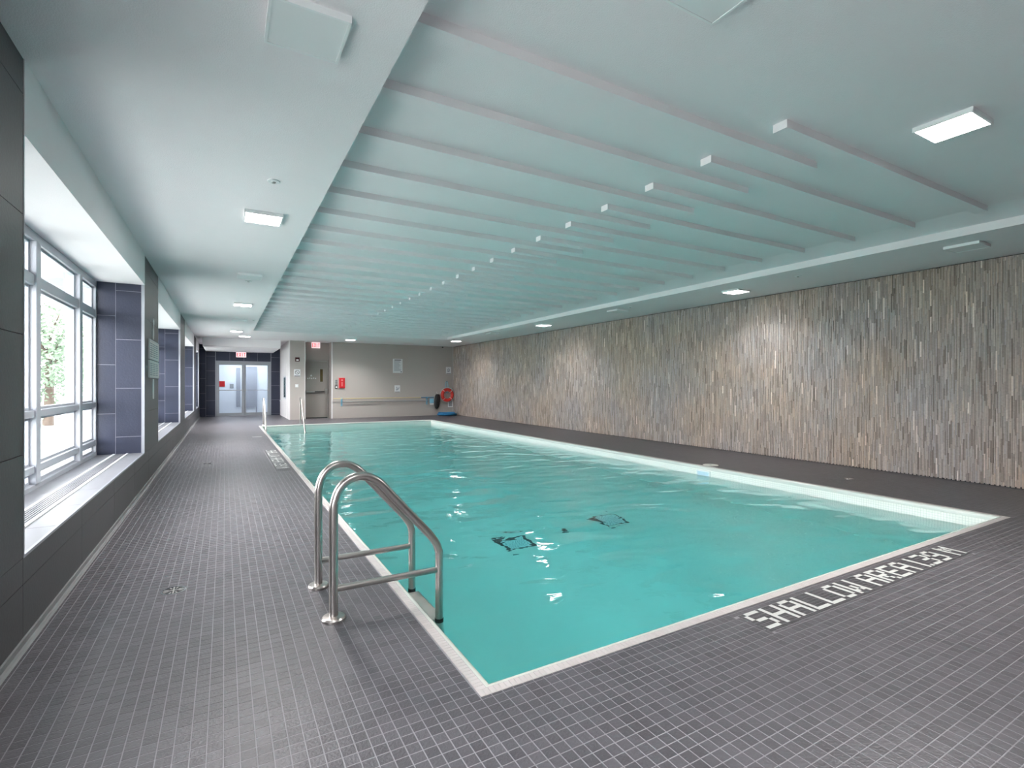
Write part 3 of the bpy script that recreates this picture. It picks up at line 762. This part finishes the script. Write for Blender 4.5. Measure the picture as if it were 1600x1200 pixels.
a = MB(); ring_xz(a, 6.10, 1.19, 0.0, .028, YB, 10); a.prism([(1.06, 6.06), (1.08, 6.16), (1.16, 6.19), (1.15, 6.08)], 1, YB - .0145, YB - .0115); a.prism([(1.14, 6.17), (1.22, 6.18), (1.22, 6.20), (1.13, 6.20)], 1, YB - .0145, YB - .0115); a.obj('pictogram', M['print_l'], t)
a = MB(); strip(a, 6.02, 6.23, .99, 1.015); a.obj('caption', M['print'], t)
t = board('pictogram_sign', 'small white pictogram plate high on the wall above the lifebuoy', 8.25, 8.49, 1.76, 2.06)
a = MB(); ring_xz(a, 8.37, 1.93, .03, .06, YB, 14); a.prism([(1.84, 8.30), (1.85, 8.40), (1.88, 8.42), (1.88, 8.32)], 1, YB - .0145, YB - .0115); a.obj('pictogram', M['print_l'], t)
a = MB(); strip(a, 8.265, 8.475, 1.77, 1.79); a.obj('caption', M['print'], t)
# fire strobe
t = thing('fire_strobe', 'small dark red fire strobe on the narrow pier', 'alarm', (2.34, YB, 2.16))
MB().bbox(2.27, 2.42, YB - .035, YB, 2.16, 2.31, .01, '-y').obj('body', mat('dark_red_plastic', (.06, .012, .015, 1), .4), t)
MB().bbox(2.305, 2.385, YB - .06, YB - .034, 2.185, 2.235, .01, '-y').obj('lens', M['panel'], t)
t = thing('wall_switch', 'white switch plate low on the narrow pier', 'switch', (2.325, YB, 1.2))
MB().bbox(2.27, 2.38, YB - .012, YB, 1.20, 1.315, .003, '-y').obj('plate', M['sign'], t)
MB().bbox(2.31, 2.34, YB - .018, YB - .011, 1.235, 1.28, .002, '-y').obj('rocker', M['panel'], t)
# red cabinet and grey phone
t = thing('emergency_box', 'red emergency box on the beige wall right of the taupe door', 'box', (3.94, YB, 1.17))
MB().bbox(3.83, 4.045, YB - .07, YB, 1.165, 1.555, .012, '-y').obj('body', M['red'], t)
MB().bbox(3.815, 4.06, YB - .012, YB - .001, 1.15, 1.57, .003, '-y').obj('back_plate', mat('pink_back_plate', (.6, .25, .25, 1), .5), t)
a = MB(); a.box(3.90, 3.97, YB - .0725, YB - .0695, 1.45, 1.50); a.box(3.915, 3.955, YB - .0725, YB - .0695, 1.24, 1.40); a.obj('white_print', mat('pale_red_print', (.62, .2, .2, 1), .5), t, kind='stuff')
t = thing('wall_phone', 'small grey call unit left of the red emergency box', 'phone', (3.73, YB, 1.14))
MB().bbox(3.685, 3.775, YB - .03, YB, 1.15, 1.27, .006, '-y').obj('body', M['rubber'], t)
MB().bbox(3.705, 3.755, YB - .036, YB - .029, 1.175, 1.235, .003, '-y').obj('button', M['panel'], t)
MB().bbox(3.68, 3.78, YB - .010, YB, 1.29, 1.49, .003, '-y').obj('plate', M['pole'], t)
a = MB()
for k in range(5): a.box(3.69, 3.77, YB - .0125, YB - .0095, 1.31 + k * .036, 1.325 + k * .036)
a.obj('print_lines', M['print'], t, kind='stuff')

# rescue poles on brackets
t = thing('reaching_pole', 'long yellow pole lying on the upper hooks of the beige wall', 'pole', (5.7, YB - .09, .75), 'rescue poles on the beige wall')
MB().tube([(3.60, YB - .10, .765), (7.1, YB - .10, .765)], .016, 10).obj('shaft', M['pole_y'], t)
MB().tube([(7.1, YB - .10, .765), (7.66, YB - .10, .765)], .018, 10).obj('grip', M['blue'], t, label='blue end section')
t = thing('reaching_pole', 'long grey metal pole on the lower hooks of the beige wall', 'pole', (5.9, YB - .09, .64), 'rescue poles on the beige wall')
MB().tube([(3.97, YB - .09, .640), (5.55, YB - .09, .640)], .020, 10).obj('shaft', M['pole'], t)
MB().tube([(5.55, YB - .09, .640), (7.66, YB - .09, .640)], .016, 10).obj('inner_shaft', M['alu'], t)
for x, lab in ((3.93, 'pale blue pole bracket at the left end of the rescue poles'), (7.38, 'pale blue pole bracket at the right end of the rescue poles')):
    t = thing('pole_bracket', lab, 'bracket', (x, YB, .48), 'pole brackets on the beige wall')
    MB().box(x - .03, x + .03, YB - .02, YB, .47, .79).obj('plate', M['cyan'], t)
    for z in (.765, .64):
        MB().tube([(x, YB - .015, z - .035), (x, YB - .10, z - .04), (x, YB - .135, z - .02), (x, YB - .14, z + .02)], .012, 8).obj('hook', M['cyan'], t)
if True:
    t = thing('brush_head', 'pale blue brush head at the right end of the lower pole', 'brush', (7.55, YB - .1, .55))
    MB().bbox(7.46, 7.64, YB - .17, YB - .145, .52, .72, .01, '-y').obj('body', M['cyan'], t)
    a = MB()
    for k in range(12): a.box(7.467 + k * .014, 7.475 + k * .014, YB - .165, YB - .15, .46, .525)
    a.obj('bristles', M['rope'], t, kind='stuff')
# black mesh bag
prof = [(.02, .90), (.08, .88), (.115, .78), (.12, .60), (.105, .44), (.07, .32), (.02, .28)]
mb = MB(); n = 16; vs = []; fs = []
for k, (r, z) in enumerate(prof):
    for i in range(n):
        a_ = 2 * math.pi * i / n; w_ = 1 + .12 * math.sin(3 * a_ + k)
        vs.append((7.80 + r * w_ * math.cos(a_) - .05 * (.6 - z), YB - .135 + r * .7 * w_ * math.sin(a_), z))
for k in range(len(prof) - 1):
    for i in range(n): fs.append((k * n + i, k * n + (i + 1) % n, (k + 1) * n + (i + 1) % n, (k + 1) * n + i)[::-1])
fs.append(tuple(range(n))); fs.append(tuple((len(prof) - 1) * n + i for i in range(n))[::-1]); mb.add(vs, fs)
t = thing('net_bag', 'black net bag hanging between the poles and the lifebuoy', 'bag', (7.95, YB, .92))
mb.obj('bag', M['rubber'], t, smooth=True)
MB().tube([(7.80, YB - .12, .90), (7.81, YB - .05, .99), (7.81, YB - .005, .97)], .008, 8).obj('strap', M['rope'], t)
MB().tube([(7.83, YB - .04, .95), (7.915, YB - .06, .8), (7.925, YB - .07, .5), (7.91, YB - .08, .42)], .010, 8).obj('cord', M['rope'], t)
# lifebuoy
t = thing('lifebuoy', 'red lifebuoy with white rope hanging on the beige wall by the stone wall', 'lifebuoy', (8.38, YB, .86))
bx_, bz_, R_, r_ = 8.265, .86, .225, .070
MB().tube([(bx_ + R_ * math.cos(a), YB - .115, bz_ + R_ * math.sin(a)) for a in np.linspace(0, 2 * math.pi, 40, endpoint=False)], r_, 14, closed=True).obj('ring', M['ring'], t, smooth=True)
pts = []
for k in range(64):
    a = 2 * math.pi * k / 64; rad = R_ + r_ + .012 + .016 * abs(math.sin(2 * a)); pts.append((bx_ + rad * math.cos(a), YB - .115, bz_ + rad * math.sin(a)))
MB().tube(pts, .010, 8, closed=True).obj('grab_rope', M['rope'], t, smooth=True)
for k in range(4):
    a = math.pi / 4 + k * math.pi / 2; c_ = Vector((bx_ + R_ * math.cos(a), YB - .115, bz_ + R_ * math.sin(a))); u_ = Vector((math.cos(a), 0, math.sin(a))); pp = []
    for q in np.linspace(0, 2 * math.pi, 16, endpoint=False): pp.append(c_ + u_ * ((r_ + .003) * math.cos(q)) + Vector((0, 1, 0)) * ((r_ + .003) * math.sin(q)))
    MB().tube(pp, .010, 6, closed=True).obj('rope_lashing', M['rope'], t)
t = thing('rope_coil', 'pale blue throw rope hanging from a hook through the lifebuoy', 'rope', (8.4, YB, 1.40), None)
MB().tube([(8.265, YB, 1.42), (8.265, YB - .06, 1.42), (8.265, YB - .07, 1.46)], .012, 8).obj('hook', M['chrome'], t)
for k in range(3):
    w_ = .035 + .018 * k; yy = YB - .035 - .008 * k
    MB().tube([(8.265 + w_ * math.cos(q), yy - (.0 if math.sin(q) > -.3 else .0), 1.19 + (.24 + .01 * k) * math.sin(q)) for q in np.linspace(0, 2 * math.pi, 28, endpoint=False)], .009, 8, closed=True).obj('loop', M['cyan'] if k != 1 else M['pole'], t)
# framed access panel low on the wall
t = thing('access_panel', 'small white framed grey access panel low beneath the lifebuoy', 'panel', (8.52, YB, .33))
f = MB(); f.box(8.35, 8.69, YB - .012, YB, .33, .36)
f = MB(); px0, px1, pz0, pz1 = 8.34, 8.565, .335, .63
f.box(px0, px1, YB - .015, YB, pz0, pz0 + .03); f.box(px0, px1, YB - .015, YB, pz1 - .03, pz1); f.box(px0, px0 + .03, YB - .015, YB, pz0 + .03, pz1 - .03); f.box(px1 - .03, px1, YB - .015, YB, pz0 + .03, pz1 - .03)
f.obj('frame', M['panel'], t); MB().box(px0 + .03, px1 - .03, YB - .006, YB, pz0 + .03, pz1 - .03).obj('door', M['alu'], t)
# blue hose coil on the deck
t = thing('hose_coil', 'coiled blue vacuum hose lying on the deck by the stone wall', 'hose', (8.10, 19.75, 0))
pts = []
for k in range(150):
    a = k / 150 * 2 * math.pi * 4.6; rx = .42 - .03 * math.sin(a * .37) - k * .0006; ry = .26 + .03 * math.cos(a * .53) - k * .0004
    pts.append((8.08 + rx * math.cos(a), 19.72 + ry * math.sin(a), .030 + .022 * (k / 150 * 4.6) + .008 * math.sin(a * 2.3)))
MB().tube(pts, .026, 10).obj('coil', M['blue'], t, smooth=True)
MB().tube([(8.38, 19.98, .03), (8.47, 19.90, .03), (8.52, 19.78, .03)], .034, 10).obj('cuff', M['rubber'], t, smooth=True, label='black end cuff')
# camera dome in the corner
t = thing('dome_camera', 'small dark dome camera under the ceiling near the stone wall corner', 'camera', (7.95, 20.05, ZC))
MB().disc((7.98, 19.95, ZC - .03), .05, .03, 20).obj('base', M['panel'], t); MB().disc((7.98, 19.95, ZC - .08), .04, .05, 20, 2, [(.012, 0), (.032, .012), (.042, .035), (.042, .05)]).obj('dome', M['rubber'], t, smooth=True)

# ---------------------------------------------------------------- signs on the second pillar of the window wall
def side_board(name, lab, y0, y1, z0, z1, parts):
    t = thing(name, lab, 'sign', (WL, (y0 + y1) / 2, z0))
    MB().bbox(WL, WL + .014, y0, y1, z0, z1, .003, 'x').obj('board', M['sign_beige'], t)
    f = MB(); f.box(WL + .001, WL + .018, y0 - .012, y1 + .012, z0 - .012, z0 + .004); f.box(WL + .001, WL + .018, y0 - .012, y1 + .012, z1 - .004, z1 + .012)
    f.box(WL + .001, WL + .018, y0 - .012, y0 + .004, z0 + .004, z1 - .004); f.box(WL + .001, WL + .018, y1 - .004, y1 + .012, z0 + .004, z1 - .004); f.obj('frame', M['sign'], t)
    a = MB()
    for (q0, q1, r0, r1) in parts: a.box(WL + .0135, WL + .0155, q0, q1, r0, r1)
    a.obj('print', M['print_l'], t, kind='stuff')
def lines(y0, y1, z0, z1, n, ncol=1):
    out = []; w = (y1 - y0) / ncol
    for c in range(ncol):
        for k in range(n):
            z = z1 - (z1 - z0) * (k + .5) / n; out.append((y0 + c * w + .03, y0 + (c + 1) * w - .03 - random.random() * .08 * w, z - .006, z + .006))
    return out
side_board('rules_board', 'upper framed notice board on the grey pillar between the first two windows', 8.14, 9.22, 1.655, 1.895, lines(8.2, 9.16, 1.67, 1.87, 7, 3))
side_board('rules_board', 'lower framed notice board on the grey pillar between the first two windows', 8.14, 9.22, 1.405, 1.615, lines(8.2, 9.16, 1.42, 1.60, 7, 3))
t = thing('wall_plaque', 'tall narrow white swimmer-shaped plate above the notice boards', 'sign', (WL, 8.63, 1.93))
a = MB()
a.prism([(8.57, 1.93), (8.66, 1.93), (8.69, 2.02), (8.66, 2.10), (8.70, 2.16), (8.66, 2.23), (8.59, 2.20), (8.61, 2.12), (8.56, 2.04)], 0, WL, WL + .012); a.obj('plate', M['sign'], t)
o = MB().bbox(WL, WL + .010, 8.56, 8.70, 1.10, 1.38, .003, 'x').obj('wall_plaque', M['sign']); tag(o, 'small upright white plate below the notice boards', 'sign')

# ---------------------------------------------------------------- pool ladder
def ladder():
    t = thing('pool_ladder', 'stainless steel pool ladder with two arched rails at near left pool corner', 'ladder', (.524, 3.18, 0))
    ctrl = [(.524, .0), (.524, .30), (.524, .58), (.530, .65), (.552, .712), (.592, .757), (.640, .778), (.690, .779), (.738, .762), (.786, .727), (.861, .642), (.958, .532), (1.05, .428), (1.098, .370), (1.125, .330), (1.140, .285), (1.145, .23), (1.145, -.2), (1.145, -.75)]
    for y in (2.92, 3.44):
        P_ = []
        C_ = [Vector((x, y, z)) for x, z in ctrl]
        for i in range(len(C_) - 1):
            p0 = C_[max(i - 1, 0)]; p1 = C_[i]; p2 = C_[i + 1]; p3 = C_[min(i + 2, len(C_) - 1)]
            for q in (0, .25, .5, .75):
                P_.append(.5 * ((2 * p1) + (p2 - p0) * q + (2 * p0 - 5 * p1 + 4 * p2 - p3) * q * q + (3 * p1 - p0 - 3 * p2 + p3) * q ** 3))
        P_.append(C_[-1])
        rail = MB().tube(P_, .0242, 20).obj('rail', M['steel'], t, smooth=True)
        MB().tube([(.524, y, .168), (1.145, y, .168)], .0185, 16, caps=False).obj('cross_bar', M['steel'], rail, smooth=True)
        MB().disc((.524, y, 0), .064, .02, 32, 2, [(.064, 0), (.064, .012), (.058, .020), (.030, .024)]).obj('flange', M['steel'], rail, smooth=True)
        MB().disc((1.145, y, -.165), .026, .03, 20, 2, [(.0262, 0), (.0262, .035)]).obj('band', M['rubber'], rail, smooth=True)
        MB().tube([(1.145, y, -.62), (1.01, y, -.62)], .022, 12).obj('wall_bumper', M['rubber'], rail)
    for z in (-.152, -.42, -.68):
        MB().bbox(1.045, 1.185, 2.945, 3.415, z - .028, z, .006, 'z').obj('tread', M['tread'], t, label='pale plastic tread')
ladder()

# grab rails at the far end of the pool
def grab_rail(x, y, lab):
    t = thing('grab_rail', lab, 'rail', (x, y, 0), 'grab rails at the far pool end')
    ctrl = [(y, 0), (y, .70), (y - .03, .80), (y - .12, .86), (y - .24, .83), (y - .34, .74), (y - 1.0, .05), (y - 1.22, -.20), (y - 1.5, -.5)]
    C_ = [Vector((x, a, b)) for a, b in ctrl]; P_ = []
    for i in range(len(C_) - 1):
        p0 = C_[max(i - 1, 0)]; p1 = C_[i]; p2 = C_[i + 1]; p3 = C_[min(i + 2, len(C_) - 1)]
        for q in (0, .25, .5, .75): P_.append(.5 * ((2 * p1) + (p2 - p0) * q + (2 * p0 - 5 * p1 + 4 * p2 - p3) * q * q + (3 * p1 - p0 - 3 * p2 + p3) * q ** 3))
    P_.append(C_[-1])
    MB().tube(P_, .0242, 14).obj('tube', M['steel'], t, smooth=True)
    MB().disc((x, y, 0), .064, .02, 24, 2, [(.064, 0), (.064, .012), (.05, .022)]).obj('flange', M['chrome'], t, smooth=True)
grab_rail(1.08, 17.98, 'slim steel grab rail at far pool end, in front of the glass doors')
grab_rail(2.17, 17.98, 'slim steel grab rail at far pool end, in front of the narrow pier')

# ---------------------------------------------------------------- deck drains and pool fittings
def deck_drain(x, y, r, lab):
    t = thing('floor_drain', lab, 'drain', (x, y, 0), 'round drains in the deck')
    MB().disc((x, y, -.004), r, .004, 32, 2, [(r, 0), (r, .0055)]).obj('grate', M['rubber'], t, smooth=False)
    ringm = MB(); n = 32; vs = []; fs = []
    for rr_, zz_ in ((r + .001, -.002), (r + .001, .0025), (r - .008, .003), (r - .008, .001)):
        for i in range(n):
            a = 2 * math.pi * i / n; vs.append((x + rr_ * math.cos(a), y + rr_ * math.sin(a), zz_))
    for k in range(3):
        for i in range(n): fs.append((k * n + i, k * n + (i + 1) % n, (k + 1) * n + (i + 1) % n, (k + 1) * n + i))
    ringm.add(vs, fs); ringm.obj('rim', M['chrome'], t)
    s = MB(); s.box(x - r + .01, x + r - .01, y - .006, y + .006, -.001, .0028); s.box(x - .004, x + .004, y - r + .01, y + r - .01, -.001, .0027)
    for k in range(8):
        a = math.pi / 8 + k * math.pi / 4; s.prism([(x + .03 * math.cos(a) + .004 * math.sin(a), y + .03 * math.sin(a) - .004 * math.cos(a)), (x + (r - .012) * math.cos(a) + .004 * math.sin(a), y + (r - .012) * math.sin(a) - .004 * math.cos(a)),
            (x + (r - .012) * math.cos(a) - .004 * math.sin(a), y + (r - .012) * math.sin(a) + .004 * math.cos(a)), (x + .03 * math.cos(a) - .004 * math.sin(a), y + .03 * math.sin(a) + .004 * math.cos(a))], 2, -.001, .0022)
    s.obj('spokes', M['pole'], t, kind='stuff')
deck_drain(-.280, 3.830, .068, 'round metal floor drain in the deck nearest the camera')
deck_drain(7.50, 3.77, .05, 'small dark round floor drain in the deck by the stone wall')
deck_drain(-.25, 9.70, .05, 'small round floor drain in the window-side deck beyond the near one')
t = thing('deck_hatch', 'pale round lid set in the deck at right pool edge', 'hatch', (6.93, 5.50, 0))
MB().disc((6.83, 5.52, -.002), .12, .006, 36, 2, [(.120, 0), (.120, .004), (.116, .006)]).obj('lid', M['tread'], t, smooth=False)
MB().disc((6.83, 5.52, .003), .03, .004, 20, 2, [(.02, 0), (.02, .0045)]).obj('finger_hole', M['pole'], t)
t = thing('skimmer', 'white skimmer mouth in the right pool wall at waterline', 'skimmer', (ix1, 5.48, -.12))
f = MB(); xx = ix1
f.box(xx - .012, xx + .001, 5.36, 5.62, -.085, -.065); f.box(xx - .012, xx + .001, 5.36, 5.62, -.165, -.15); f.box(xx - .012, xx + .001, 5.36, 5.38, -.15, -.085); f.box(xx - .012, xx + .001, 5.60, 5.62, -.15, -.085)
f.obj('frame', M['panel'], t); MB().box(xx - .006, xx + .001, 5.38, 5.60, -.150, -.085).obj('flap', mat('pale_blue_flap', (.55, .72, .82, 1), .4), t)

# ---------------------------------------------------------------- ceiling fixtures
def light_fixture(loc, lab, on=True, power=1.0):
    x, y, z = loc
    t = thing('ceiling_light' if on else 'ceiling_panel', lab, 'light' if on else 'panel', loc, 'lit square ceiling lights' if on else 'square white ceiling panels')
    h = .165; f = MB(); w = .012; zb, zt = z - .032, z + .0
    f.box(x - h, x + h, y - h, y - h + w, zb, zt); f.box(x - h, x + h, y + h - w, y + h, zb, zt); f.box(x - h, x - h + w, y - h + w, y + h - w, zb, zt); f.box(x + h - w, x + h, y - h + w, y + h - w, zb, zt)
    f.obj('frame', M['panel'], t)
    MB().box(x - h + w, x + h - w, y - h + w, y + h - w, zb + .003, zt - .002).obj('diffuser' if on else 'plate', M['led'] if on else M['white'], t)
    if on:
        ld = bpy.data.lights.new('lamp', 'AREA'); ld.shape = 'SQUARE'; ld.size = 2 * (h - w) - .01; ld.energy = LAMP_W * power; ld.color = (1, .97, .94)
        ld.spread = math.radians(132)
        lo = bpy.data.objects.new('lamp', ld); COL.objects.link(lo); lo.location = (x, y, zb - .001)
        lo.parent = t; lo.matrix_parent_inverse = t.matrix_basis.inverted()
    return t
light_fixture((.325, 5.45, ZC), 'lit square ceiling light over the window-side deck, nearest the camera')
light_fixture((.32, 11.55, ZC), 'lit square ceiling light over the window-side deck, second from the camera')
light_fixture((.31, 17.35, ZC), 'lit square ceiling light over the window-side deck, third from the camera')
light_fixture((.58, 19.05, ZC), 'lit square ceiling light farthest down the window side, before the glass doors')
light_fixture((7.70, 5.70, ZC), 'lit square ceiling light along the stone wall, nearest the camera', power=.34)
light_fixture((7.52, 11.5, ZC), 'lit square ceiling light along the stone wall, second from the camera', power=.34)
light_fixture((7.45, 17.3, ZC), 'lit square ceiling light along the stone wall, at the far corner', power=.34)
light_fixture((3.93, 18.65, ZC), 'lit square ceiling light in front of the beige far wall')
light_fixture((4.33, 1.52, ZT), 'lit square ceiling light in the raised ceiling, largest in view')
light_fixture((.325, 2.46, ZC), 'unlit square white panel in the low ceiling nearest the camera', False)
light_fixture((.325, 8.50, ZC), 'unlit square white panel in the window-side ceiling, second from the camera', False)
light_fixture((.32, 14.42, ZC), 'unlit square white panel in the window-side ceiling, third from the camera', False)
light_fixture((7.57, 2.52, ZC), 'unlit square white panel along the stone wall, nearest the camera', False)
light_fixture((7.50, 8.50, ZC), 'unlit square white panel along the stone wall, second from the camera', False)
light_fixture((7.38, 14.2, ZC), 'unlit square white panel along the stone wall, third from the camera', False)
light_fixture((1.905, 1.50, ZT), 'unlit square white panel in the raised ceiling at the top of the frame', False)
light_fixture((.325, -.45, ZC), 'lit square ceiling light behind the camera on the window side')
def sprinkler(x, y, z, lab):
    t = thing('ceiling_detector', lab, 'detector', (x, y, z), 'small round ceiling detectors')
    MB().disc((x, y, z - .012), .035, .012, 20, 2, [(.034, 0), (.046, .004), (.046, .012)]).obj('cap', M['panel'], t, smooth=True)
    MB().disc((x, y, z - .018), .018, .006, 16, 2, [(.014, 0), (.018, .006)]).obj('sensor', M['pole'], t)
sprinkler(.34, 4.46, ZC, 'small round ceiling detector before the nearest window-side light')
sprinkler(.325, 8.96, ZC, 'small round ceiling detector just beyond the second unlit window-side panel')
sprinkler(.63, 14.3, ZC, 'small round ceiling detector beside the third unlit window-side panel')
sprinkler(7.47, 4.47, ZC, 'small round ceiling detector along the stone wall before the nearest light')
sprinkler(7.40, 8.0, ZC, 'small round ceiling detector along the stone wall before the second unlit panel')
sprinkler(3.80, 4.24, ZT, 'small round ceiling detector in the raised ceiling, nearer the camera')
sprinkler(3.77, 8.55, ZT, 'small round ceiling detector in the raised ceiling, farther from the camera')

# ---------------------------------------------------------------- outside
gm = MB().box(-60, WX - .13, -30, 90, -1.2, -.35); struct('ground', gm, M['ground'])
cn = MB().box(-2.40, WX - .125, -6, YE + 6, 2.75, 3.0); canopy = struct('exterior_canopy', cn, M['outer'])
for y in (5.0, 10.9, 16.8): MB().box(-2.275, -2.19, y - .04, y + .04, -.36, 2.72).obj('post', M['outer'], canopy)
lc = MB()
for k in range(5200):
    a = random.random() * 2 * math.pi; zz = random.uniform(-1, 1); rad = random.random() ** .35
    lump = 1 + .25 * math.sin(3 * a + 4 * zz) + .15 * math.sin(7 * a)
    c = Vector((math.cos(a) * math.sqrt(1 - zz * zz), math.sin(a) * math.sqrt(1 - zz * zz), zz * 1.15)) * rad * lump * 2.2
    u = Vector((random.gauss(0, 1), random.gauss(0, 1), random.gauss(0, .6))).normalized(); w_ = u.orthogonal().normalized(); s = random.uniform(.06, .13)
    lc.add([c - u * s, c + w_ * s * .55, c + u * s, c - w_ * s * .55], [(0, 1, 2, 3)])
leaf_me = lc.mesh('crown', M['leaf'])
tk = MB().tube([(0, 0, -3.4), (.05, 0, -2), (0, .08, -.8), (.1, 0, .6)], [.2, .16, .12, .05], 10)
for q in range(5):
    a = q * 1.3; tk.tube([(0, .05, -1 + q * .2), (.6 * math.cos(a), .6 * math.sin(a), -.1 + q * .2), (1.3 * math.cos(a), 1.3 * math.sin(a), .6 + q * .15)], [.07, .045, .02], 7)
trunk_me = tk.mesh('trunk', M['bark'], True)
for (x, y, s, lab) in ((-6.2, 27, .95, 'leafy green tree seen through the wide window pane, nearest the building'), (-11.0, 34, 1.0, 'leafy green tree outside, behind the nearest one'),
                       (-5.6, 35.5, 1.0, 'leafy green tree outside, close to the canopy edge'), (-14.5, 43, 1.2, 'leafy green tree outside, farthest from the building'),
                       (-8.0, 45, 1.2, 'leafy green tree outside, in the far row by the canopy')):
    t = thing('tree', lab, 'tree', (x, y, -.36), 'trees outside the windows')
    c = link('crown', leaf_me, t); c.matrix_parent_inverse.identity(); c.location = (0, 0, 3.3 * s); c.scale = (s, s, s); c.rotation_euler = (0, 0, x)
    c = link('trunk', trunk_me, t); c.matrix_parent_inverse.identity(); c.location = (0, 0, 3.4 * s); c.scale = (s, s, s)
